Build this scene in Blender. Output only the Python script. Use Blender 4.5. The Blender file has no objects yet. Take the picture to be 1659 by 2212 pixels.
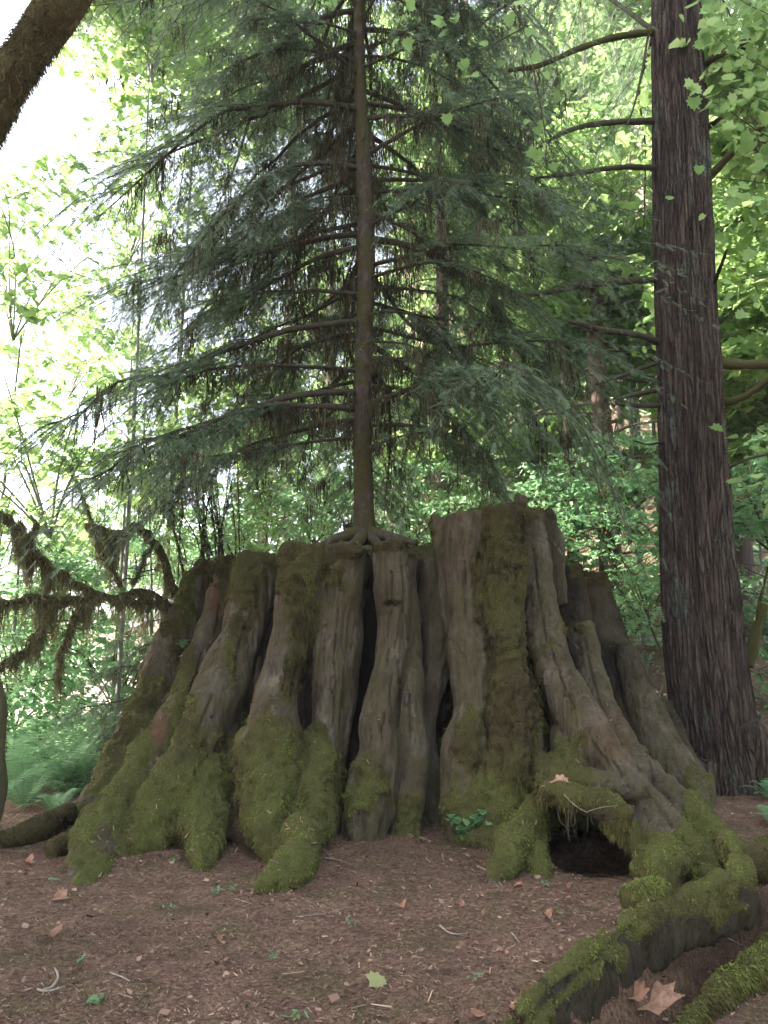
import bpy, math, random
import numpy as np
from mathutils import Vector

# ---------------------------------------------------------------- camera, world, sun
S = bpy.context.scene
COL = S.collection
FPX, CX, CY, PITCH, CAMZ = 1720.0, 829.5, 1106.0, math.radians(10), 1.5
cam_data = bpy.data.cameras.new("camera")
cam = bpy.data.objects.new("camera", cam_data); COL.objects.link(cam)
cam.location = (0, 0, CAMZ); cam.rotation_euler = (math.radians(90) + PITCH, 0, 0)
cam_data.sensor_fit = 'VERTICAL'; cam_data.sensor_height = 36.0
cam_data.lens = 36.0 * FPX / 2212.0
cam_data.clip_end = 600; cam_data.clip_start = 0.05
S.camera = cam

SUN_EL, SUN_AZ = math.radians(40), math.radians(-95)      # azimuth measured from +Y towards +X
w = bpy.data.worlds.new("World"); S.world = w; w.use_nodes = True
nt = w.node_tree; bg = nt.nodes['Background']
sky = nt.nodes.new('ShaderNodeTexSky'); sky.sky_type = 'NISHITA'; sky.sun_disc = False
sky.sun_elevation = SUN_EL; sky.sun_rotation = SUN_AZ
sky.air_density = 1.0; sky.dust_density = 4.0; sky.ozone_density = 1.0
hsv = nt.nodes.new('ShaderNodeHueSaturation'); hsv.inputs['Saturation'].default_value = .6
nt.links.new(sky.outputs[0], hsv.inputs['Color']); nt.links.new(hsv.outputs[0], bg.inputs[0]); bg.inputs[1].default_value = 0.13
sd = bpy.data.lights.new("sun", 'SUN'); sd.energy = 5.0; sd.angle = math.radians(0.5); sd.color = (1.0, 0.93, 0.82)
sun = bpy.data.objects.new("sun", sd); COL.objects.link(sun)
sdir = Vector((math.sin(SUN_AZ) * math.cos(SUN_EL), math.cos(SUN_AZ) * math.cos(SUN_EL), math.sin(SUN_EL)))
sun.rotation_euler = sdir.to_track_quat('Z', 'Y').to_euler(); sun.location = (0, 0, 30)
S.view_settings.view_transform = 'Standard'; S.view_settings.look = 'None'
S.view_settings.exposure = 3.1; S.view_settings.gamma = 1.0
S.cycles.max_bounces = 6; S.cycles.diffuse_bounces = 3; S.cycles.glossy_bounces = 1
S.cycles.transmission_bounces = 3; S.cycles.transparent_max_bounces = 4
S.cycles.caustics_reflective = False; S.cycles.caustics_refractive = False

rs = np.random.RandomState(7)
random.seed(7)

# ---------------------------------------------------------------- numbers
def ray(X, Y):
    a = (X - CX) / FPX; b = -(Y - CY) / FPX
    c, s = math.cos(PITCH), math.sin(PITCH)
    return np.array([a, c - s * b, s + c * b])
def P(X, Y, d):
    r = ray(X, Y); return np.array([0, 0, CAMZ]) + r * (d / r[1])
def Pz(X, Y, z=0.0):
    r = ray(X, Y); return np.array([0, 0, CAMZ]) + r * ((z - CAMZ) / r[2])
def fdist(p):
    p = np.asarray(p, float); return p[..., 1] * math.cos(PITCH) + (p[..., 2] - CAMZ) * math.sin(PITCH)
def proj(p):
    c, s = math.cos(PITCH), math.sin(PITCH)
    z = p[:, 2] - CAMZ; f = np.maximum(p[:, 1] * c + z * s, .2); u = -p[:, 1] * s + z * c
    return CX + FPX * p[:, 0] / f, CY - FPX * u / f
def _h(ix, iy, iz):
    n = (ix.astype(np.int64) * 374761393 + iy.astype(np.int64) * 668265263 + iz.astype(np.int64) * 2147483647) & 0xffffffff
    n = ((n ^ (n >> 13)) * 1274126177) & 0xffffffff
    n = (n ^ (n >> 16)) * 2246822519 & 0xffffffff
    return ((n ^ (n >> 15)) & 0xffff) / 65535.0
def vnoise(p, sc=(1, 1, 1), off=0.0):
    q = p * np.asarray(sc, float) + off
    i = np.floor(q); f = q - i; f = f * f * (3 - 2 * f); i = i.astype(np.int64)
    r = 0
    for dx in (0, 1):
        for dy in (0, 1):
            for dz in (0, 1):
                wgt = (f[:, 0] if dx else 1 - f[:, 0]) * (f[:, 1] if dy else 1 - f[:, 1]) * (f[:, 2] if dz else 1 - f[:, 2])
                r = r + wgt * _h(i[:, 0] + dx, i[:, 1] + dy, i[:, 2] + dz)
    return r * 2 - 1
def fbm(p, sc=(1, 1, 1), oct=4, off=0.0):
    r = 0; a = 1.0; t = 0; s = np.asarray(sc, float)
    if s.ndim == 0: s = np.array([s, s, s])
    for k in range(oct):
        r = r + a * vnoise(p, s * 2.03 ** k, off + 17.3 * k); t += a; a *= .5
    return r / t
def sstep(a, b, x):
    t = np.clip((x - a) / (b - a), 0, 1); return t * t * (3 - 2 * t)
def unit(v): return v / np.maximum(np.linalg.norm(v, axis=-1, keepdims=True), 1e-9)

# ---------------------------------------------------------------- ground height
RA, RB = Pz(1060, 2240), Pz(1600, 1850)                       # line of the long root
def gh(x, y):
    x = np.atleast_1d(np.asarray(x, float)); y = np.atleast_1d(np.asarray(y, float))
    p = np.stack([x, y, x * 0], 1)
    z = 0.035 * fbm(p, 1.1, 3) + 0.05 * fbm(p, .35, 2, 5.)
    # right of the long root the floor lies lower
    d = (RB - RA)[:2]; L = np.linalg.norm(d); d = d / L
    t = (x - RA[0]) * d[0] + (y - RA[1]) * d[1]; s = (x - RA[0]) * d[1] - (y - RA[1]) * d[0]
    z = z - 0.42 * sstep(0.02, 0.16, s) * sstep(L + 1.2, L - 0.1, t) * sstep(-6, -2, t)
    # hollow dug out under the arched roots
    z = z - .34 * sstep(1.22, 1.42, x) * sstep(2.22, 2.05, x) * sstep(5.95, 6.25, y) * sstep(8.2, 7.8, y)
    # low dip on the left behind the maple
    z = z - 0.25 * sstep(-2.2, -4.0, x) * sstep(7.0, 9.5, y)
    # slope rising behind
    up = np.maximum(0, y - (15 - .12 * x)); z = z + (up * .55 + up * up * .004) * (.06 + .94 * sstep(-7, 9, x))
    z = z + sstep(14, 22, y) * 1.2 * fbm(p, .16, 3, 9.)
    return z
def gz(x, y): return float(gh(x, y)[0])
def Pg(X, Y, dz=0.0):
    r = ray(X, Y); d = np.linspace(2.2, 14, 1200); q = np.array([0, 0, CAMZ]) + r[None] * (d / r[1])[:, None]
    g = gh(q[:, 0], q[:, 1]); k = int(np.argmax(q[:, 2] < g)); return np.array([q[k, 0], q[k, 1], g[k] + dz])

# ---------------------------------------------------------------- mesh helpers
class Buf:
    def __init__(s): s.v = []; s.f = []; s.t = []; s.n = 0
    def add(s, v, f, tint=None):
        v = np.asarray(v, float).reshape(-1, 3); f = np.asarray(f, int)
        s.v.append(v); s.f.append(f + s.n)
        s.t.append(np.broadcast_to(np.asarray(0.5 if tint is None else tint, float), (len(v),)).copy()); s.n += len(v)
    def arr(s): return np.concatenate(s.v), s.f, np.concatenate(s.t)
def mesh_from(name, V, Fs, attrs=None, smooth=True):
    """Fs: list of (M,k) int arrays"""
    me = bpy.data.meshes.new(name)
    V = np.ascontiguousarray(V, dtype=np.float32)
    Fs = [f for f in Fs if len(f)]
    lt = np.concatenate([np.full(len(f), f.shape[1], np.int32) for f in Fs])
    li = np.concatenate([f.reshape(-1) for f in Fs]).astype(np.int32)
    ls = np.concatenate([[0], np.cumsum(lt)[:-1]]).astype(np.int32)
    me.vertices.add(len(V)); me.vertices.foreach_set('co', V.reshape(-1))
    me.loops.add(len(li)); me.loops.foreach_set('vertex_index', li)
    me.polygons.add(len(lt)); me.polygons.foreach_set('loop_start', ls)
    try: me.polygons.foreach_set('loop_total', lt)
    except Exception: pass
    me.update(calc_edges=True)
    if smooth: me.polygons.foreach_set('use_smooth', np.ones(len(lt), bool))
    for k, a in (attrs or {}).items():
        at = me.attributes.new(k, 'FLOAT', 'POINT'); at.data.foreach_set('value', np.asarray(a, np.float32))
    return me
def obj(name, me, mat, parent=None, loc=None, rot=None, sc=None):
    o = bpy.data.objects.new(name, me); COL.objects.link(o)
    if me is not None and mat is not None and len(me.materials) == 0: me.materials.append(mat)
    if parent is not None: o.parent = parent
    if loc is not None: o.location = tuple(map(float, loc))
    if rot is not None: o.rotation_euler = rot
    if sc is not None: o.scale = (sc, sc, sc) if np.isscalar(sc) else sc
    return o
def bobj(name, buf, mat, parent=None, smooth=True, **k):
    v, f, t = buf.arr(); return obj(name, mesh_from(name, v, f, {'tint': t}, smooth), mat, parent, **k)
def tag(o, label=None, cat=None, group=None, kind=None):
    if label: o['label'] = label
    if cat: o['category'] = cat
    if group: o['group'] = group
    if kind: o['kind'] = kind
    return o
def empty(name, loc, label=None, cat=None, group=None, rz=0):
    o = bpy.data.objects.new(name, None); COL.objects.link(o); o.location = tuple(map(float, loc)); o.rotation_euler = (0, 0, rz)
    o.empty_display_size = .2
    return tag(o, label, cat, group)
def wparent(o, root):
    """keep world coordinates of a mesh written in world space under a moved empty"""
    o.parent = root; o.matrix_parent_inverse = root.matrix_basis.inverted(); return o
def catmull(pts, n):
    pts = np.asarray(pts, float)
    if len(pts) == 2: return pts[0] + (pts[1] - pts[0]) * np.linspace(0, 1, n)[:, None]
    q = np.vstack([2 * pts[0] - pts[1], pts, 2 * pts[-1] - pts[-2]])
    seg = len(pts) - 1; t = np.linspace(0, seg, n); i = np.minimum(t.astype(int), seg - 1); u = (t - i)[:, None]
    a, b, c, d = q[i], q[i + 1], q[i + 2], q[i + 3]
    return .5 * (2 * b + (c - a) * u + (2 * a - 5 * b + 4 * c - d) * u * u + (3 * b - a - 3 * c + d) * u ** 3)
def tube(pts, rad, seg=10, n=None, ref=(0.31, 0.9, 0.2), k=1.0, wob=0.0, off=0.0, cap=True):
    """pts (m,3), rad (m,); k stretches the ring along ref; returns V, [quads, tris]"""
    pts = np.asarray(pts, float); rad = np.asarray(rad, float) * np.ones(len(pts))
    n = n or max(2, len(pts) * 4)
    c = catmull(np.column_stack([pts, rad]), n); r = np.maximum(c[:, 3], 1e-4); c = c[:, :3]
    T = unit(np.gradient(c, axis=0)); ref = np.broadcast_to(np.asarray(ref, float), T.shape)
    A = unit(ref - (ref * T).sum(1, keepdims=True) * T); B = np.cross(T, A)
    th = np.linspace(0, 2 * math.pi, seg, endpoint=False)
    R = r[:, None] * np.ones(seg)
    ring = c[:, None, :] + R[..., None] * (np.cos(th)[None, :, None] * A[:, None, :] * k + np.sin(th)[None, :, None] * B[:, None, :])
    V = ring.reshape(-1, 3)
    if wob:
        N = unit(V - np.repeat(c, seg, 0)); V = V + N * (wob * np.repeat(r, seg) * fbm(V, 1.0 / max(r.mean() * 2.5, .01), 2, off))[:, None]
    i = np.arange(n - 1)[:, None] * seg; j = np.arange(seg)[None, :]; j2 = (j + 1) % seg
    Q = np.stack([i + j, i + j2, i + seg + j2, i + seg + j], -1).reshape(-1, 4)
    F = [Q]
    if cap:
        V = np.vstack([V, c[0], c[-1]]); jj = np.arange(seg); j2 = (jj + 1) % seg
        F.append(np.vstack([np.stack([np.full(seg, n * seg), j2, jj], 1), np.stack([np.full(seg, n * seg + 1), (n - 1) * seg + jj, (n - 1) * seg + j2], 1)]))
    return V, F
class TB:
    """collects tubes of mixed faces"""
    def __init__(s): s.v = []; s.q = []; s.t3 = []; s.t = []; s.n = 0
    def add(s, VF, tint=.5):
        V, F = VF
        for f in F: (s.q if f.shape[1] == 4 else s.t3).append(f + s.n)
        s.v.append(V); s.t.append(np.full(len(V), tint)); s.n += len(V); return s
    def mesh(s, name, smooth=True):
        Fs = ([np.concatenate(s.q)] if s.q else []) + ([np.concatenate(s.t3)] if s.t3 else [])
        return mesh_from(name, np.concatenate(s.v), Fs, {'tint': np.concatenate(s.t)}, smooth)
def stamp(buf, tv, tf, pos, X, Y, Z, sc, tint):
    """copies template tv (K,3) in frames X,Y,Z (N,3) scaled sc (N,) at pos"""
    N = len(pos); K = len(tv)
    sc = np.asarray(sc, float) * np.ones(N)
    V = pos[:, None, :] + sc[:, None, None] * (tv[None, :, 0:1] * X[:, None, :] + tv[None, :, 1:2] * Y[:, None, :] + tv[None, :, 2:3] * Z[:, None, :])
    F = (np.arange(N)[:, None, None] * K + tf[None]).reshape(-1, tf.shape[1])
    buf.add(V.reshape(-1, 3), F, np.repeat(np.asarray(tint, float) * np.ones(N), K))
def frames(D, U):
    """X along D, Z near U"""
    X = unit(D); Y = unit(np.cross(U, X)); return X, Y, np.cross(X, Y)

# ---------------------------------------------------------------- materials
def mat(name):
    m = bpy.data.materials.new(name); m.use_nodes = True; nt = m.node_tree
    return m, nt, nt.nodes, nt.links, nt.nodes['Principled BSDF']
def ramp(N, L, src, stops):
    r = N.new('ShaderNodeValToRGB'); e = r.color_ramp.elements
    while len(e) < len(stops): e.new(.5)
    for el, (p, c) in zip(e, stops): el.position = p; el.color = (*c, 1)
    L.new(src, r.inputs[0]); return r.outputs[0]
def noise(N, L, scale, detail=4, rough=.6, stretch=None, obj_space=True):
    tc = N.new('ShaderNodeTexCoord'); n = N.new('ShaderNodeTexNoise')
    n.inputs['Scale'].default_value = scale; n.inputs['Detail'].default_value = detail; n.inputs['Roughness'].default_value = rough
    src = tc.outputs['Object']
    if stretch:
        mp = N.new('ShaderNodeMapping'); mp.inputs['Scale'].default_value = stretch; L.new(src, mp.inputs[0]); src = mp.outputs[0]
    L.new(src, n.inputs['Vector']); return n.outputs['Fac']
def mixc(N, L, fac, a, b):
    m = N.new('ShaderNodeMix'); m.data_type = 'RGBA'
    if isinstance(fac, (int, float)): m.inputs[0].default_value = fac
    else: L.new(fac, m.inputs[0])
    for s, v in ((6, a), (7, b)):
        if isinstance(v, tuple): m.inputs[s].default_value = (*v, 1)
        else: L.new(v, m.inputs[s])
    return m.outputs[2]
def bump(N, L, h, bs, strength=.6, dist=.02):
    b = N.new('ShaderNodeBump'); b.inputs['Strength'].default_value = strength; b.inputs['Distance'].default_value = dist
    L.new(h, b.inputs['Height']); L.new(b.outputs[0], bs.inputs['Normal'])
def attr(N, name):
    a = N.new('ShaderNodeAttribute'); a.attribute_name = name; return a.outputs['Fac']
def math_(N, L, op, a, b):
    m = N.new('ShaderNodeMath'); m.operation = op
    for s, v in ((0, a), (1, b)):
        if isinstance(v, (int, float)): m.inputs[s].default_value = v
        else: L.new(v, m.inputs[s])
    return m.outputs[0]
def leaf_mat(name, cols, trans=.45, tcol=None, rough=.45, spec=.3):
    m, nt, N, L, bs = mat(name)
    a = attr(N, 'tint'); oi = N.new('ShaderNodeObjectInfo')
    f = math_(N, L, 'MULTIPLY_ADD', oi.outputs['Random'], .3); N[-1].inputs[2].default_value = 0
    f = math_(N, L, 'ADD', math_(N, L, 'MULTIPLY', a, .8), math_(N, L, 'MULTIPLY', oi.outputs['Random'], .2))
    c = ramp(N, L, f, cols)
    L.new(c, bs.inputs['Base Color']); bs.inputs['Roughness'].default_value = rough; bs.inputs['Specular IOR Level'].default_value = spec
    tr = N.new('ShaderNodeBsdfTranslucent'); hs = N.new('ShaderNodeHueSaturation')
    hs.inputs['Hue'].default_value = .495; hs.inputs['Saturation'].default_value = .78; hs.inputs['Value'].default_value = 2.4
    L.new(c, hs.inputs['Color']); L.new(hs.outputs[0], tr.inputs[0])
    mx = N.new('ShaderNodeMixShader'); mx.inputs[0].default_value = trans
    L.new(bs.outputs[0], mx.inputs[1]); L.new(tr.outputs[0], mx.inputs[2])
    L.new(mx.outputs[0], N['Material Output'].inputs[0]); return m
def bark_mat(name, cols, sc=6, stretch=(1, 1, .12), bs_=.8, dist=.03, moss=0.0, mcol=(.07, .075, .02)):
    m, nt, N, L, bs = mat(name)
    n = noise(N, L, sc, 8, .65, stretch); n2 = noise(N, L, 1.3, 4, .6); n3 = noise(N, L, 60, 4, .7)
    f = math_(N, L, 'ADD', math_(N, L, 'MULTIPLY', n, .7), math_(N, L, 'MULTIPLY', n2, .3))
    c = ramp(N, L, f, cols)
    if moss > 0:
        mk = ramp(N, L, noise(N, L, 3.0, 6, .7), [(.52 - moss * .3, (0, 0, 0)), (.60 - moss * .3, (1, 1, 1))])
        c = mixc(N, L, mk, c, mixc(N, L, n3, mcol, tuple(v * 1.7 for v in mcol)))
    L.new(c, bs.inputs['Base Color']); bs.inputs['Roughness'].default_value = .92; bs.inputs['Specular IOR Level'].default_value = .15
    bump(N, L, math_(N, L, 'ADD', n, math_(N, L, 'MULTIPLY', n3, .3)), bs, bs_, dist); return m
def redwood_mat(name, k=1.0):
    m, nt, N, L, bs = mat(name)
    n = noise(N, L, 10, 8, .7, (1, 1, .2)); n2 = noise(N, L, 2.0, 5, .6, (1, 1, .5)); n3 = noise(N, L, 45, 6, .75, (1, 1, .35))
    tc = N.new('ShaderNodeTexCoord'); mp = N.new('ShaderNodeMapping'); mp.inputs['Scale'].default_value = (1, 1, .11); L.new(tc.outputs['Object'], mp.inputs[0])
    nn = N.new('ShaderNodeTexNoise'); nn.inputs['Scale'].default_value = 4; L.new(mp.outputs[0], nn.inputs['Vector'])
    ad = N.new('ShaderNodeMix'); ad.data_type = 'VECTOR'; ad.inputs[0].default_value = .12; L.new(mp.outputs[0], ad.inputs[4]); L.new(nn.outputs['Color'], ad.inputs[5])
    vo = N.new('ShaderNodeTexVoronoi'); vo.feature = 'DISTANCE_TO_EDGE'; vo.inputs['Scale'].default_value = 21; L.new(ad.outputs[1], vo.inputs['Vector'])
    fur = ramp(N, L, math_(N, L, 'ADD', vo.outputs['Distance'], math_(N, L, 'MULTIPLY', math_(N, L, 'SUBTRACT', n3, .5), .12)), [(.0, (0, 0, 0)), (.16, (1, 1, 1))])
    c = ramp(N, L, math_(N, L, 'ADD', math_(N, L, 'MULTIPLY', n, .55), math_(N, L, 'MULTIPLY', n3, .45)), [(.36, tuple(k * v for v in (.05, .032, .027))), (.47, tuple(k * v for v in (.11, .079, .067))), (.57, tuple(k * v for v in (.165, .125, .108))), (.7, tuple(k * v for v in (.27, .23, .21)))])
    lich = ramp(N, L, math_(N, L, 'ADD', math_(N, L, 'MULTIPLY', n2, .6), math_(N, L, 'MULTIPLY', n3, .4)), [(.54, (0, 0, 0)), (.6, (.75, .75, .75))])
    c = mixc(N, L, lich, c, (.19 * k, .22 * k, .19 * k)); fa = N.new('ShaderNodeMath'); fa.operation = 'MULTIPLY_ADD'; L.new(fur, fa.inputs[0]); fa.inputs[1].default_value = .5; fa.inputs[2].default_value = .5
    c = mixc(N, L, fa.outputs[0], (.03 * k, .018 * k, .015 * k), c)
    L.new(c, bs.inputs['Base Color']); bs.inputs['Roughness'].default_value = .93; bs.inputs['Specular IOR Level'].default_value = .1
    bump(N, L, math_(N, L, 'ADD', math_(N, L, 'MULTIPLY', fur, .8), math_(N, L, 'ADD', math_(N, L, 'MULTIPLY', n3, .6), n)), bs, 1.0, .035); return m
def plain(name, col, rough=.85, var=.25, sc=20):
    m, nt, N, L, bs = mat(name)
    c = ramp(N, L, noise(N, L, sc, 4), [(.3, tuple(v * (1 - var) for v in col)), (.7, tuple(v * (1 + var) for v in col))])
    L.new(c, bs.inputs['Base Color']); bs.inputs['Roughness'].default_value = rough; bs.inputs['Specular IOR Level'].default_value = .2
    return m
def tint_mat(name, cols, rough=.9, trans=0.0, spec=.15):
    m, nt, N, L, bs = mat(name)
    c = ramp(N, L, attr(N, 'tint'), cols); L.new(c, bs.inputs['Base Color'])
    bs.inputs['Roughness'].default_value = rough; bs.inputs['Specular IOR Level'].default_value = spec
    if trans:
        tr = N.new('ShaderNodeBsdfTranslucent'); L.new(c, tr.inputs[0]); mx = N.new('ShaderNodeMixShader'); mx.inputs[0].default_value = trans
        L.new(bs.outputs[0], mx.inputs[1]); L.new(tr.outputs[0], mx.inputs[2]); L.new(mx.outputs[0], N['Material Output'].inputs[0])
    return m

M_hem = leaf_mat('hemlock_needles', [(.1, (.055, .09, .055)), (.5, (.10, .155, .085)), (.95, (.18, .24, .13))], .3)
M_conbg = leaf_mat('conifer_needles', [(.1, (.06, .11, .06)), (.5, (.11, .19, .09)), (.95, (.18, .26, .12))], .45)
M_maple = leaf_mat('maple_leaf', [(.05, (.07, .13, .03)), (.5, (.12, .22, .045)), (.95, (.2, .29, .07))], .5)
M_vine = leaf_mat('vine_maple_leaf', [(.05, (.07, .17, .07)), (.5, (.12, .25, .10)), (.95, (.19, .33, .15))], .4)
M_fern = leaf_mat('fern_frond', [(.1, (.05, .13, .05)), (.5, (.10, .22, .09)), (.95, (.18, .32, .15))], .3)
M_seedl = leaf_mat('seedling_leaf', [(.1, (.07, .17, .07)), (.5, (.11, .23, .10)), (.95, (.16, .28, .14))], .3)
M_moss = tint_mat('moss_tuft', [(0, (.03, .022, .013)), (.3, (.095, .074, .038)), (.6, (.155, .14, .052)), (1, (.21, .26, .065))], .95, .15)
M_hang = tint_mat('hanging_moss', [(0, (.035, .03, .02)), (.5, (.09, .08, .045)), (1, (.18, .16, .09))], .95, .2)
M_lich = tint_mat('pale_moss', [(0, (.03, .025, .015)), (.4, (.12, .10, .055)), (.8, (.24, .21, .11)), (1, (.32, .30, .16))], .95, .3)
M_hemb = bark_mat('hemlock_bark', [(.3, (.035, .027, .024)), (.5, (.08, .062, .052)), (.7, (.15, .125, .11))], 14, (1, 1, .5), 1.0, .02, .2, (.05, .045, .018))
M_twig = plain('dark_twig', (.06, .05, .036))
M_redb = redwood_mat('redwood_bark', .74)
M_farb = bark_mat('far_bark', [(.3, (.05, .034, .03)), (.55, (.11, .08, .07)), (.7, (.18, .14, .12))], 5, (1, 1, .1), .8, .05)
M_mapb = bark_mat('maple_bark', [(.3, (.035, .028, .02)), (.7, (.11, .09, .07))], 8, (1, 1, .4), .8, .03, .9, (.055, .05, .02))
M_palebark = bark_mat('pale_maple_bark', [(.3, (.1, .095, .09)), (.7, (.3, .29, .28))], 8, (1, 1, .4), .5, .02)

# ---------------------------------------------------------------- ground
xs = np.concatenate([np.linspace(-90, -12, 30)[:-1], np.linspace(-12, -5, 36)[:-1], np.arange(-5, 6, .035), np.linspace(6, 12, 30)[1:], np.linspace(12, 90, 30)[1:]])
ys = np.concatenate([np.linspace(-60, 1.5, 24)[:-1], np.arange(1.5, 10, .035), np.linspace(10, 20, 60)[1:], np.linspace(20, 110, 60)[1:]])
gx, gy = np.meshgrid(xs, ys); gx = gx.ravel(); gy = gy.ravel()
pz = np.stack([gx, gy, gx * 0], 1)
gzv = gh(gx, gy) + np.where((gy < 12) & (np.abs(gx) < 7), 0.018 * fbm(pz, 7., 3, 3.) + .007 * fbm(pz, 24., 2, 1.), 0)
nx, ny = len(xs), len(ys)
ii = (np.arange(ny - 1)[:, None] * nx + np.arange(nx - 1)[None]).ravel()
m, nt, N, L, bs = mat('forest_floor')
n1 = noise(N, L, 1.7, 8, .7); n2 = noise(N, L, 38, 5, .75); n3 = noise(N, L, .8, 3, .5)
c = ramp(N, L, n2, [(.3, (.08, .042, .03)), (.46, (.2, .115, .085)), (.6, (.31, .2, .15)), (.75, (.44, .32, .25))])
c2 = ramp(N, L, n2, [(.3, (.06, .045, .026)), (.6, (.18, .15, .08)), (.8, (.28, .23, .14))])
c = mixc(N, L, ramp(N, L, n1, [(.48, (0, 0, 0)), (.62, (.75, .75, .75))]), c, c2)
n4 = noise(N, L, 5, 7, .8)
c = mixc(N, L, ramp(N, L, n4, [(.35, (.55, .55, .55)), (.55, (0, 0, 0))]), c, (.075, .045, .035))
c = mixc(N, L, attr(N, 'gravel'), c, ramp(N, L, n2, [(.35, (.3, .24, .2)), (.65, (.6, .52, .46))]))
L.new(c, bs.inputs['Base Color']); bs.inputs['Roughness'].default_value = .95; bs.inputs['Specular IOR Level'].default_value = .1
bump(N, L, math_(N, L, 'ADD', n2, n4), bs, 1.0, .045)
M_floor = m
grav = sstep(-1.5, -3.5, gx) * sstep(14, 17, gy) * sstep(60, 50, gy)
ground = obj('ground', mesh_from('ground', np.stack([gx, gy, gzv], 1), [np.stack([ii, ii + 1, ii + nx + 1, ii + nx], 1)], {'gravel': grav}), M_floor)
tag(ground, 'bare brown forest floor covered in needles and crumbled bark', kind='structure')

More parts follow.
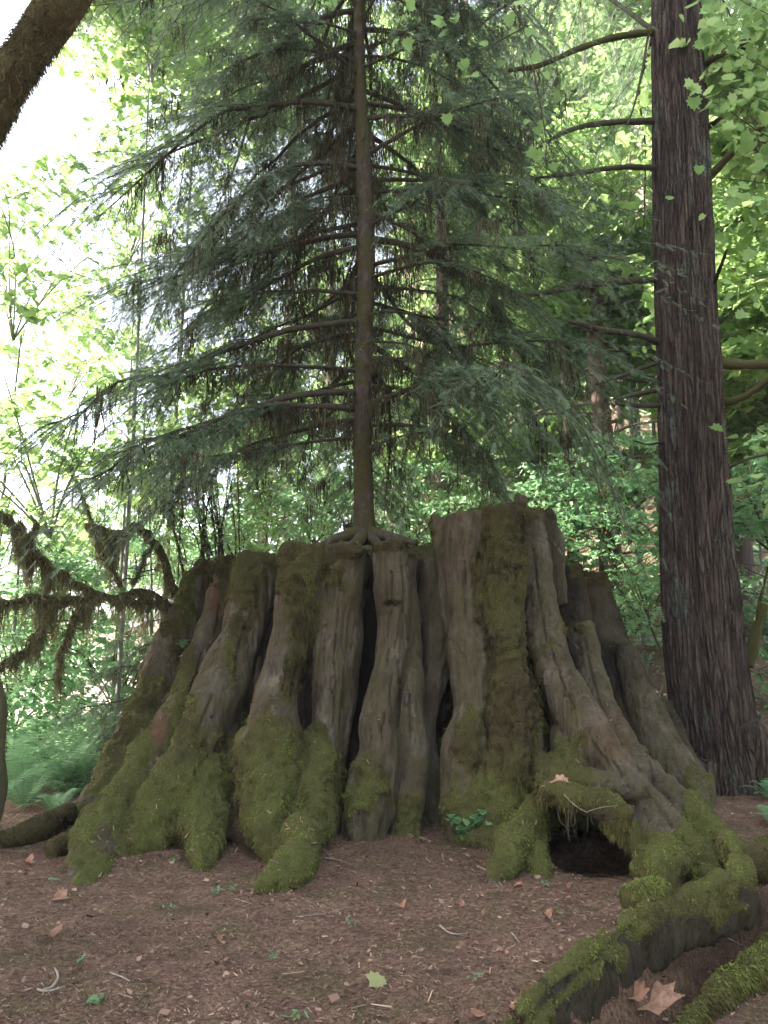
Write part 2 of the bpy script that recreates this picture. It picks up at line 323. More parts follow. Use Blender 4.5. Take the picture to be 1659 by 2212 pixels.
# ---------------------------------------------------------------- stump
def path(lst, dt, db, k=1.3, pw=1.5, ext=None):
    """(X,Y,r) list from top to base, depth from dt to db"""
    Y0, Y1 = lst[0][1], lst[-1][1]
    out = []; rr = []
    for X, Y, r in lst:
        t = np.clip((Y - Y0) / max(Y1 - Y0, 1), 0, 1) ** pw
        p = P(X, Y, dt + (db - dt) * t); out.append(p); rr.append(r / FPX * fdist(p))
    if ext:                                            # bury the foot
        e = out[-1] + np.array([0, -.1, -ext]); out.append(e); rr.append(rr[-1])
    return out, rr, k
def path3(lst, k=1.2):
    q = [P(X, Y, d) for X, Y, d, r in lst]; return q, [r / FPX * fdist(p) for p, (_, _, _, r) in zip(q, lst)], k
RIDGE = [
 # A back-left dark flank
 path([(452,1215,24),(425,1270,32),(398,1350,36),(365,1430,40),(335,1520,42),(300,1600,42),(255,1680,38),(200,1745,32),(130,1790,28),(70,1830,24)], 9.1, 7.3, 1.3),
 # B
 path([(478,1265,16),(463,1340,22),(438,1430,28),(402,1515,34),(365,1590,38),(325,1660,40),(285,1730,40),(240,1790,42),(205,1850,40),(186,1905,32),(172,1940,22)], 8.5, 5.75, 1.3, 1.3, .35),
 path([(488,1205,17),(484,1260,19),(478,1320,18)], 8.75, 8.6, 1.2),
 # C
 path([(553,1205,40),(545,1270,48),(528,1340,48),(508,1420,50),(475,1510,50),(440,1590,54),(405,1670,58),(365,1740,58),(325,1800,50),(300,1845,36)], 8.05, 6.4, 1.2, 1.5, .35),
 path([(500,1500,25),(470,1620,42),(450,1700,48),(440,1770,44),(440,1830,34),(440,1880,30)], 7.8, 6.1, 1.2, 1.2, .3),
 # D
 path([(668,1190,50),(662,1260,56),(645,1330,52),(624,1400,42),(605,1480,44),(594,1560,52),(585,1640,64),(580,1720,66),(578,1790,56),(590,1840,38)], 7.6, 6.4, 1.2, 1.6, .3),
 path([(744,1190,48),(744,1260,52),(733,1340,50),(723,1430,48),(717,1520,46),(712,1600,38),(708,1680,36),(705,1770,36),(700,1820,30)], 7.6, 7.0, 1.4, 1.5, .3),
 path([(686,1595,26),(688,1640,40),(682,1700,42),(676,1770,42),(655,1830,38)], 7.15, 6.55, 1.0, 1, .3),
 path([(645,1790,34),(648,1840,30),(620,1885,25),(585,1908,20),(555,1926,12)], 6.5, 5.5, .9, .8),
 # E centre column
 path([(840,1178,44),(846,1240,42),(848,1310,40),(846,1380,36),(838,1440,35),(824,1500,34),(815,1560,36),(818,1620,42),(806,1680,50),(796,1740,52),(788,1800,42)], 7.4, 6.95, 1.2, 1.5, .3),
 path([(880,1200,26),(886,1300,26),(888,1400,28),(884,1480,34),(880,1560,38),(884,1640,40),(880,1720,42),(876,1800,40)], 7.62, 7.15, 1.2, 1.4, .3),
 # F recessed slab
 path([(935,1210,26),(940,1290,32),(945,1370,34),(944,1450,32),(925,1530,28),(915,1600,26),(925,1700,30),(930,1790,30)], 7.85, 7.45, 1.2, 1.4, .3),
 # G tall column
 path([(985,1118,44),(992,1200,52),(1002,1290,54),(1010,1380,52),(1018,1460,48),(1016,1540,42),(1008,1620,42),(1000,1700,40),(996,1770,36),(992,1820,30)], 7.55, 6.95, 1.3, 1.5, .3),
 path([(1070,1110,56),(1072,1200,56),(1074,1290,52),(1082,1370,50),(1092,1450,50),(1100,1530,54),(1108,1610,58),(1104,1680,56),(1085,1745,48),(1060,1790,40)], 7.5, 6.85, 1.3, 1.5, .3),
 path([(1045,1640,40),(1040,1700,46),(1030,1760,48),(1020,1815,36)], 7.15, 6.85, 1.0, 1, .3),
 path([(1110,1105,40),(1130,1108,30)], 7.9, 7.9, 1.5),
 # H right ridge
 path([(1143,1112,24),(1150,1200,32),(1160,1290,36),(1175,1370,40),(1195,1440,42),(1222,1500,44),(1255,1560,46),(1295,1615,46),(1335,1670,44),(1380,1725,42),(1425,1780,44),(1470,1835,44),(1500,1880,36)], 7.85, 6.0, 1.2, 1.4, .3),
 path([(1165,1110,14),(1185,1180,16),(1198,1260,15),(1210,1310,9)], 8.3, 8.1, 2.2),
 path([(1210,1500,30),(1228,1580,36),(1232,1640,30),(1240,1690,24),(1270,1735,24),(1310,1760,24),(1352,1790,26),(1372,1830,22),(1395,1870,26),(1400,1910,24)], 7.5, 5.85, 1.1, 1.0, .3),
 path([(1250,1580,26),(1262,1640,26),(1290,1700,22)], 7.4, 7.0, 1),
 # arch root over the hollow
 path([(1178,1695,18),(1192,1715,24),(1160,1745,24),(1130,1790,28),(1105,1835,34),(1085,1875,36),(1075,1905,26)], 7.0, 5.75, 1.0, .8, .3),
 path([(1150,1790,20),(1150,1840,26),(1165,1890,26)], 6.6, 5.95, 1.0, 1, .3),
 
 # hanging broken clump between the two openings
 path([(1335,1755,20),(1332,1775,18),(1328,1790,8)], 6.0, 6.0, 1.0),
 path3([(1170,1708,6.1,20),(1235,1722,5.98,24),(1310,1742,5.95,26),(1365,1765,5.9,26)]),
 path3([(1165,1686,6.5,30),(1290,1696,6.45,32),(1400,1712,6.4,30)]), path3([(1155,1668,6.95,38),(1290,1674,6.9,40),(1400,1685,6.8,38)]), path3([(1150,1645,7.5,44),(1290,1650,7.4,46),(1400,1660,7.3,44)]),
 path3([(1092,1858,6.1,24),(1140,1808,6.6,34),(1175,1780,7.2,40),(1190,1770,7.8,44)]), path3([(1408,1880,5.85,24),(1408,1830,6.3,34),(1400,1780,7.0,40),(1390,1770,7.8,44)]),
 path3([(1180,1680,8.2,60),(1190,1800,8.1,70)]), path3([(1285,1680,8.3,60),(1290,1800,8.2,70)]), path3([(1385,1690,8.2,60),(1390,1800,8.1,70)]),
 # right foot pads
 path([(1400,1780,30),(1430,1830,44),(1440,1870,44),(1430,1905,36)], 6.5, 5.65, 1.0, 1, .3),
 # I right light ridge
 path([(1250,1352,22),(1258,1400,25),(1272,1460,27),(1292,1520,29),(1318,1575,30),(1352,1630,32),(1395,1685,34),(1445,1735,36),(1500,1785,38),(1552,1830,34),(1592,1868,24)], 8.3, 6.0, 1.3, 1.3, .3),
 # J burnt back stub
 path([(1268,1245,30),(1280,1310,34),(1298,1390,40),(1322,1470,46),(1350,1540,50),(1385,1610,50),(1425,1680,44)], 9.7, 8.6, 1.5, 1.3, .3),
 path([(1222,1225,20),(1228,1300,30),(1240,1400,34),(1270,1500,34)], 9.4, 9.0, 1.5),
 # K spire, L stub
 path([(1352,1392,12),(1358,1430,20),(1372,1480,27),(1392,1540,30),(1420,1600,32),(1455,1660,32),(1490,1715,28)], 9.0, 8.3, 1.3, 1.2, .3),
 path([(1432,1518,17),(1442,1560,22),(1462,1610,24),(1485,1660,26),(1510,1710,24)], 9.3, 8.5, 1.3, 1.2, .3),
 # back side of the ring, seen from other positions only
 path([(560,1210,60),(560,1400,70),(520,1600,80)], 10.8, 11.3, 1.0),
 path([(760,1185,80),(760,1400,90),(760,1600,100)], 11.1, 11.8, 1.0),
 path([(980,1180,80),(980,1400,90),(1000,1600,100)], 11.0, 11.7, 1.0),
 path([(1150,1190,70),(1160,1400,80),(1200,1600,90)], 10.4, 11.0, 1.0),
]
RT = [(1560,1805,.27,26),(1592,1842,.24,26),(1590,1888,.17,26),(1530,1918,.13,24),(1450,1945,.10,24),(1370,1988,.08,25),(1290,2045,.07,27),(1210,2110,.06,27),(1135,2175,.05,27),(1060,2250,.03,26),(980,2330,0,24)]
_p = [Pz(X, Y, z) for X, Y, z, r in RT]; _r = [.72 * r / FPX * fdist(p) for p, (X, Y, z, r) in zip(_p, RT)]
ROOTP = np.array(_p)
RIDGE.append((_p, [r * .80 for r in _r], 1.0)); ROOTI = len(RIDGE); RIDGE.append(([p + np.array([.03, -.025, -.15]) for p in _p], [r * .8 for r in _r], 3.6))
tb = TB()
SCX, SCY = 0.25, 9.45
for i, (pp, rr, k) in enumerate(RIDGE):
    pp = np.array(pp); mid = pp[len(pp) // 2]
    ref = np.array([mid[0] - SCX, mid[1] - SCY, .25]); 
    if mid[1] < 7.6 and abs(mid[0]) < 2: ref = np.array([0.25 * (mid[0] - SCX), -1, .2])
    if i == ROOTI: ref = np.array([0, 0, 1.])
    tb.add(tube(pp, rr, 16, len(pp) * 8, unit(ref), k, .22, i * 3.1))
# inner core, low in the crevices
zc = np.array([-.3, .3, .9, 1.5, 2.0, 2.45, 2.62]); rc = np.array([1.62, 1.55, 1.48, 1.42, 1.4, 1.4, .9])
tb.add(tube(np.stack([zc * 0 + SCX - .1, zc * 0 + SCY, zc], 1), rc, 40, 40, (1, 0, 0), 1.12, .05))
tmp = obj('tmp_stump', tb.mesh('tmp'), None)
rm = tmp.modifiers.new('r', 'REMESH'); rm.mode = 'VOXEL'; rm.voxel_size = .017
sm = tmp.modifiers.new('s', 'SMOOTH'); sm.factor = .5; sm.iterations = 2
dg = bpy.context.evaluated_depsgraph_get(); me = bpy.data.meshes.new_from_object(tmp.evaluated_get(dg))
bpy.data.objects.remove(tmp)
nv = len(me.vertices); V = np.empty(nv * 3, np.float32); me.vertices.foreach_get('co', V); V = V.reshape(-1, 3).astype(float)
Nn = np.empty(nv * 3, np.float32); me.vertices.foreach_get('normal', Nn); Nn = Nn.reshape(-1, 3).astype(float)
px, py = proj(V)
# moss map: patches as they grow on the real stump
MB = [(545,1255,55,110,1),(500,1400,40,70,.6),(430,1640,90,130,1),(330,1800,90,90,1),(450,1800,60,90,.9),(300,1730,50,80,.8),(200,1860,50,80,.8),
      (655,1290,75,140,1.1),(625,1440,40,60,.6),(590,1640,80,130,1.1),(600,1800,100,90,1.1),(690,1660,45,110,1),(830,1172,160,34,1.2),(740,1240,40,60,.6),
      (800,1700,62,80,.9),(880,1760,60,60,.5),(1080,1190,55,110,1.1),(1078,1380,62,130,.9),(1095,1600,85,130,1.1),(1060,1760,90,60,1),(1000,1640,35,100,.5),
      (1250,1610,40,60,.7),(1165,1420,38,90,.6),(600,1890,70,60,1.4),(1120,1800,80,110,1.4),(1330,1800,60,60,1),(1250,1715,90,30,1.2),(1200,1690,50,30,.6),(1440,1850,90,50,1.4),(1500,1770,50,60,1.0),
      (1570,1830,60,60,1.4),(400,1350,40,170,.7),(300,1600,50,150,.6),(160,1790,90,50,.7),(1270,1240,50,30,.8),(1150,1110,100,22,1),(1255,1360,30,20,.6),(540,1185,70,26,1.2),(450,1215,30,40,1.2)]
MN = [(845,1400,38,210,1.1),(728,1450,34,180,.9),(940,1330,40,170,1.0),(1175,1220,34,130,.8),(1285,1470,40,130,1.1),(1440,1760,36,70,1.2),(450,1400,28,150,1.1),(985,1400,24,160,.5),
      (1225,1480,40,80,.7),(590,1360,26,130,1.1),(1390,1600,60,120,.6),(350,1580,30,60,.8),(230,1800,20,50,.8),(560,1480,30,90,.7),(335,1700,26,60,1.1),(215,1815,26,45,1.2),(265,1790,20,40,.8),(510,1560,24,70,.6),(655,1560,22,60,.7),(1040,1500,24,90,.6),(1010,1700,20,50,.5),(440,1730,22,40,.6),(1300,1640,30,40,.5)]
rd = np.min(np.linalg.norm(V[:, None, :2] - catmull(ROOTP, 40)[None, :, :2], axis=2), 1)
onroot = sstep(.45, .25, rd) * (V[:, 1] < 7.0) * (V[:, 2] < .5)
mo = -.31 + .35 * fbm(V, (2.2, 2.2, 1.2), 4) + .5 * np.clip(Nn[:, 2], -.3, 1) + .25 * fbm(V, 9, 3, 4.)
for X, Y, a, b, wt in MB: mo = mo + wt * np.exp(-((px - X) / a) ** 2 - ((py - Y) / b) ** 2)
for X, Y, a, b, wt in MN: mo = mo - wt * np.exp(-((px - X) / a) ** 2 - ((py - Y) / b) ** 2)
back = sstep(9.3, 10.0, V[:, 1]); mo = mo * (1 - onroot) + onroot * (-.12 + 1.3 * np.clip(Nn[:, 2] + .1, -.5, .6) + .8 * fbm(V, 5, 3, 2.))
mo = mo * (1 - back) + back * (.3 + .5 * fbm(V, 2, 3))
moss = sstep(-.1, .5, mo + .75 * fbm(V, (6, 6, 4), 4, 5.) + .15 * fbm(V, 30, 2, 3.))
green = np.clip(.26 + .42 * sstep(1.1, .15, V[:, 2]) + 1.0 * fbm(V, 2.6, 4, 8.) + .25 * np.clip(Nn[:, 2], 0, 1), 0, 1)
green = np.clip(green + sum(w_ * np.exp(-((px - X) / a) ** 2 - ((py - Y) / b) ** 2) for X, Y, a, b, w_ in [(610,1880,60,50,.6),(1140,1780,50,70,.45),(1500,1760,60,60,.5),(190,1900,40,60,.3),(1420,1840,60,40,.35),(330,1830,50,50,.3),(590,1720,50,60,.2)]), 0, 1)
char_and_shade = sstep(8.5, 8.9, V[:, 1]) * sstep(1.6, 1.9, V[:, 0]) * (.45 + .55 * sstep(-.1, .2, fbm(V, 1.5, 2)))
char_and_shade = np.maximum(char_and_shade, sstep(6.3, 6.5, V[:, 1]) * sstep(1.25, 1.4, V[:, 0]) * sstep(2.3, 2.2, V[:, 0]) * sstep(.42, .34, V[:, 2]) * sstep(.5, .2, Nn[:, 2]))  # inner faces of the hollow blackened, its shade put into the colour
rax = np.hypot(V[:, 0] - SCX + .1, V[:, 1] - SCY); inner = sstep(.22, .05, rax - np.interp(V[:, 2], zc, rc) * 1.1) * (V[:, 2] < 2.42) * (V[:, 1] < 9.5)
char_and_shade = np.maximum(char_and_shade, inner)  # deep crevices and core darkened in colour: painted shade, not burnt wood
char_and_shade = np.maximum(char_and_shade, .62 * onroot)
red = np.exp(-((px - 345) / 30) ** 2 - ((py - 1580) / 45) ** 2) + .8 * np.exp(-((px - 465) / 12) ** 2 - ((py - 1300) / 60) ** 2) + .7 * np.exp(-((px - 1285) / 22) ** 2 - ((py - 1262) / 30) ** 2) \
    + .4 * np.exp(-((px - 1330) / 40) ** 2 - ((py - 1580) / 60) ** 2) + .15 * sstep(.2, .6, fbm(V, (3, 3, 1), 3, 2.))
# wood grain relief: long flutes, fissures, burls; moss cushions
gr = fbm(V, (9, 9, 1.1), 4, 3.); fi = 1 - np.abs(fbm(V, (14, 14, 1.6), 3, 6.))
disp = .055 * fbm(V, (3.2, 3.2, 1.8), 3, 5.) + (1 - moss) * (.006 * (1 - 2 * np.abs(fbm(V, (20, 20, 1.6), 3, 31.))) - .02 * sstep(.93, 1., 1 - np.abs(fbm(V, (9, 9, .9), 3, 51.)))) + (1 - moss) * (.018 * gr - .015 * sstep(.93, 1.0, fi) + .004 * fbm(V, (30, 30, 4), 2)) + .018 * fbm(V, 4, 2, 1.) + .005 * fbm(V, 30, 3, 15.) \
     + moss * (.008 + .065 * fbm(V, (7, 7, 5), 3, 2.) + .034 * fbm(V, 20, 3, 7.))
def crack(pts, wpx, dep):                              # vertical cracks and knot holes on the front
    global disp
    pts = np.array(pts, float); best = np.full(nv, 1e9)
    for a, b in zip(pts[:-1], pts[1:]):
        ab = b - a; t = np.clip(((px - a[0]) * ab[0] + (py - a[1]) * ab[1]) / (ab @ ab), 0, 1)
        best = np.minimum(best, np.hypot(px - a[0] - t * ab[0], py - a[1] - t * ab[1]))
    disp = disp - dep * sstep(wpx, wpx * .3, best) * (V[:, 1] < 8.3)
crack([(846,1235),(848,1290),(844,1330)], 3.2, .05); crack([(868,1225),(872,1290),(878,1345),(880,1400)], 3.2, .05)
crack([(832,1306),(845,1302),(862,1306)], 6, .12); crack([(838,1400),(832,1450)], 2.5, .03)
for cr in ([(1000,1150),(1006,1260),(1003,1330)],[(955,1230),(962,1330),(958,1420)],[(735,1240),(730,1330),(722,1420),(720,1500)],[(700,1350),(696,1450)],[(520,1380),(505,1460)],[(1150,1180),(1163,1290),(1176,1380)],[(1190,1400),(1212,1470),(1240,1530)],
           [(1262,1380),(1276,1450),(1296,1520)],[(440,1400),(425,1460),(405,1510)],[(830,1540),(826,1600)],[(858,1430),(862,1500),(858,1570)],[(885,1500),(888,1600)],[(1320,1640),(1370,1710)],[(1280,1600),(1310,1650)],[(625,1420),(610,1490)],[(475,1300),(462,1370)]):
    crack(cr, 2.4, .035)
crack([(1392,1700),(1440,1770),(1475,1820)], 3, .03); crack([(460,1500),(430,1570)], 3, .03)
V2 = V + Nn * disp[:, None]
me.vertices.foreach_set('co', V2.astype(np.float32).reshape(-1)); me.update()
for kname, a in (('moss', moss), ('green', green), ('char_and_shade', char_and_shade), ('red', np.clip(red, 0, 1))):
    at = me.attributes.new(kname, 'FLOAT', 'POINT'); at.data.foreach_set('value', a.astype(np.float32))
me.polygons.foreach_set('use_smooth', np.ones(len(me.polygons), bool))
m, nt, N, L, bs = mat('old_stump_wood')
g1 = noise(N, L, 7, 8, .7, (1, 1, .12)); g2 = noise(N, L, 2.2, 5, .6); g3 = noise(N, L, 70, 4, .7)
wood = ramp(N, L, math_(N, L, 'ADD', math_(N, L, 'MULTIPLY', g1, .6), math_(N, L, 'MULTIPLY', g2, .4)),
            [(.34, (.045, .035, .026)), (.45, (.10, .078, .058)), (.55, (.155, .125, .098)), (.68, (.25, .21, .17))])
g6 = noise(N, L, 34, 8, .8, (1, 1, .1))
wood = mixc(N, L, ramp(N, L, g6, [(.38, (.7, .7, .7)), (.5, (0, 0, 0))]), wood, (.07, .05, .038))
wood = mixc(N, L, ramp(N, L, noise(N, L, 22, 6, .8, (1, 1, .4)), [(.58, (0, 0, 0)), (.75, (.5, .5, .5))]), wood, (.27, .24, .2))
wood = mixc(N, L, math_(N, L, 'MULTIPLY', attr(N, 'red'), .7), wood, (.26, .115, .075))
wood = mixc(N, L, ramp(N, L, noise(N, L, 4, 6, .7), [(.40, (0, 0, 0)), (.6, (.75, .75, .75))]), wood, (.10, .085, .042))
wood = mixc(N, L, math_(N, L, 'MULTIPLY', attr(N, 'char_and_shade'), .85), wood, (.022, .018, .016))
mossc = mixc(N, L, attr(N, 'green'), (.085, .064, .034), (.135, .14, .045))
mossc = mixc(N, L, ramp(N, L, g3, [(.35, (0, 0, 0)), (.7, (1, 1, 1))]), mixc(N, L, .5, mossc, (.035, .028, .012)), mossc)
edge = math_(N, L, 'ADD', attr(N, 'moss'), math_(N, L, 'MULTIPLY', math_(N, L, 'SUBTRACT', noise(N, L, 26, 5, .8), .5), 1.3))
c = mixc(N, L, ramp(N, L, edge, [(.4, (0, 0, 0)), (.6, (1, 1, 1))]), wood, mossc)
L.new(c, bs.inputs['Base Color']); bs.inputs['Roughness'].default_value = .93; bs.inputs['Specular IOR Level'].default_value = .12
g5 = noise(N, L, 30, 6, .8, (1, 1, .2))
bump(N, L, math_(N, L, 'ADD', math_(N, L, 'ADD', g1, g5), math_(N, L, 'MULTIPLY', g3, .5)), bs, 1.0, .03)
M_stump = m
stump = empty('redwood_stump', (SCX, SCY, 0), 'huge fluted old tree stump draped in moss, with a tall tree growing from its top', 'tree stump')
me.name = 'stump_body'
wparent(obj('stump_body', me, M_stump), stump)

rr9 = np.random.RandomState(61)
for k in range(12):
    X0 = rr9.uniform(1200, 1370); p0 = P(X0, 1752 + rr9.rand() * 14, 6.0 + .3 * rr9.rand()); L_ = rr9.uniform(.06, .2)
    wparent(obj('rootlet', TB().add(tube([p0 + [0, 0, .06], p0 + rr9.randn(3) * .015 - [0, 0, L_ * .5], p0 + rr9.randn(3) * .04 - [0, 0, L_]], [.008, .005, .002], 5, 12, cap=False)).mesh('rootlet'), M_twig), stump)
# long mossy root running from the stump towards the camera, and its wall
def tri_sample(V, F, n, rng, mask=None):
    """area weighted samples on faces F (quads or tris)"""
    if F.shape[1] == 4: F = np.vstack([F[:, :3], F[:, [0, 2, 3]]])
    a, b, c = V[F[:, 0]], V[F[:, 1]], V[F[:, 2]]; nrm = np.cross(b - a, c - a); ar = np.linalg.norm(nrm, axis=1)
    wgt = ar.copy()
    if mask is not None: wgt = wgt * mask[F].mean(1)
    i = rng.choice(len(F), n, p=wgt / wgt.sum()); u, v = rng.rand(n), rng.rand(n); fl = u + v > 1; u[fl] = 1 - u[fl]; v[fl] = 1 - v[fl]
    return a[i] + u[:, None] * (b[i] - a[i]) + v[:, None] * (c[i] - a[i]), unit(nrm[i]), F[i, 0]
def tufts(buf, pos, nrm, ln, wd, droop, tint, rng):
    """small bent blades growing out and hanging down"""
    n = len(pos); ln = ln * (.5 + rng.rand(n)) ; d = unit(nrm * (.8 + .4 * rng.rand(n, 1)) + rng.randn(n, 3) * .45 + np.array([0, 0, -1.]) * droop)
    side = unit(np.cross(d, rng.randn(n, 3))) * (wd * (.6 + .8 * rng.rand(n)))[:, None]
    mid = pos + d * (ln * .5)[:, None]; tip = pos + d * ln[:, None] + np.array([0, 0, -1.]) * (ln * droop * .7)[:, None]
    V = np.stack([pos - side * .6, pos + side * .6, mid + side, tip, mid - side], 1)
    F = np.arange(n)[:, None] * 5 + np.array([0, 1, 2, 3, 4])[None]
    buf.add(V.reshape(-1, 3), F, np.repeat(np.clip(tint, 0, 1), 5))
mf = np.array([p.vertices[:] for p in me.polygons if len(p.vertices) == 4])
near = (V[:, 1] < 9.6).astype(float)
mk = np.clip(moss - .18, 0, 1) * sstep(-.35, .1, fbm(V, 12, 3, 21.) + .5 * (moss - .5)) * near * sstep(-.1, .02, V[:, 2])
mk = mk * (1 + 1.3 * sstep(6.5, 4.5, V[:, 1]))
p_, n_, iv = tri_sample(V2, mf, 260000, rs, mk)
bf = Buf(); clump = fbm(p_, 9, 3, 1.)
tufts(bf, p_ - n_ * .004, n_, (.021 + .014 * clump) * np.clip(p_[:, 1] / 7.5, .45, 1), .0024, .55, green[iv] * .62 + .10 + .55 * clump + .35 * fbm(p_, 26, 2, 9.) + .25 * (rs.rand(len(p_)) - .5), rs)
pl, nl_, iv = tri_sample(V2, mf, 2000, rs, near * sstep(.2, .6, Nn[:, 2]) * sstep(-.1, .3, fbm(V, 4, 2, 40.)))
STL = (pl, nl_)
# longer ragged beards hanging from the cushions
mk2 = np.clip(moss - .5, 0, 1) * near * sstep(0.05, .2, V[:, 2]) * sstep(.3, -.1, Nn[:, 2]) * sstep(-.1, .4, fbm(V, 3.5, 3, 11.))
p_, n_, iv = tri_sample(V2, mf, 16000, rs, mk2)
tufts(bf, p_, n_, .030, .004, 1.3, green[iv] * .5 + .1 + .3 * (rs.rand(len(p_)) - .5), rs)
wparent(bobj('moss_cover', bf, M_moss, smooth=False), stump)['kind'] = 'stuff'

def mossy_tube(name, pp, rr, root, ref, k, n_t, tl, matl, tint=.7, wob=.3, seg=24, rng=rs, dens=None, woodname='root', mname='moss_cover', nn=None):
    Vt, Ft = tube(pp, rr, seg, nn or len(pp) * 14, ref, k, wob, float(len(pp)) + pp[0][0])
    Nt = Vt - np.repeat(catmull(np.asarray(pp, float), nn or len(pp) * 14), seg, 0).mean(0)
    o = obj(woodname, mesh_from(woodname, Vt, Ft, {'tint': np.full(len(Vt), .5), 'moss': np.full(len(Vt), .9) * (dens if dens is not None else 1), 'green': np.full(len(Vt), tint), 'char_and_shade': Vt[:, 0] * 0, 'red': Vt[:, 0] * 0}), matl)
    if root is not None: wparent(o, root)
    # orient sampled normals outward
    c = catmull(np.asarray(pp, float), 60)
    p_, n_, _ = tri_sample(Vt, Ft[0], n_t, rng)
    cc = c[np.argmin(((p_[:, None, :] - c[None]) ** 2).sum(2), 1)]; n_ = np.where(((p_ - cc) * n_).sum(1, keepdims=True) < 0, -n_, n_)
    b = Buf(); tufts(b, p_ - n_ * .003, n_, tl, .003, .6, tint + .35 * fbm(p_, 3, 2) + .25 * (rng.rand(len(p_)) - .5) + .22 * np.clip(n_[:, 2], -1, 1), rng)
    mo_ = bobj(mname, b, M_moss, smooth=False); mo_['kind'] = 'stuff'; wparent(mo_, root if root is not None else o); return o
# pad behind the bend, small knob
for lst in ([(1352,1940,.12,22),(1390,1935,.12,26),(1430,1925,.1,22)],):
    q = [Pz(X, Y, z) for X, Y, z, r in lst]; mossy_tube('root', q, [r / FPX * fdist(p) for p, (_, _, _, r) in zip(q, lst)], stump, (0, 0, 1), 1.1, 5000, .022, M_stump, .7, .4)
# dark root running off behind the right bend, and roots reaching left
for lst, tn in (([(1575,1850,.18,34),(1625,1862,.16,36),(1680,1850,.12,36),(1760,1830,.05,30)], .25),
                ([(150,1755,.10,26),(90,1790,.06,26),(30,1815,.02,24),(-60,1830,-.02,20)], .2),
                ([(260,1745,.16,30),(180,1800,.1,26),(110,1838,.03,20)], .2)):
    q = [Pz(X, Y, z) for X, Y, z, r in lst]; mossy_tube('root', q, [r / FPX * fdist(p) for p, (_, _, _, r) in zip(q, lst)], stump, (0, 0, 1), 1.1, 5000, .022, M_stump, tn, .4)

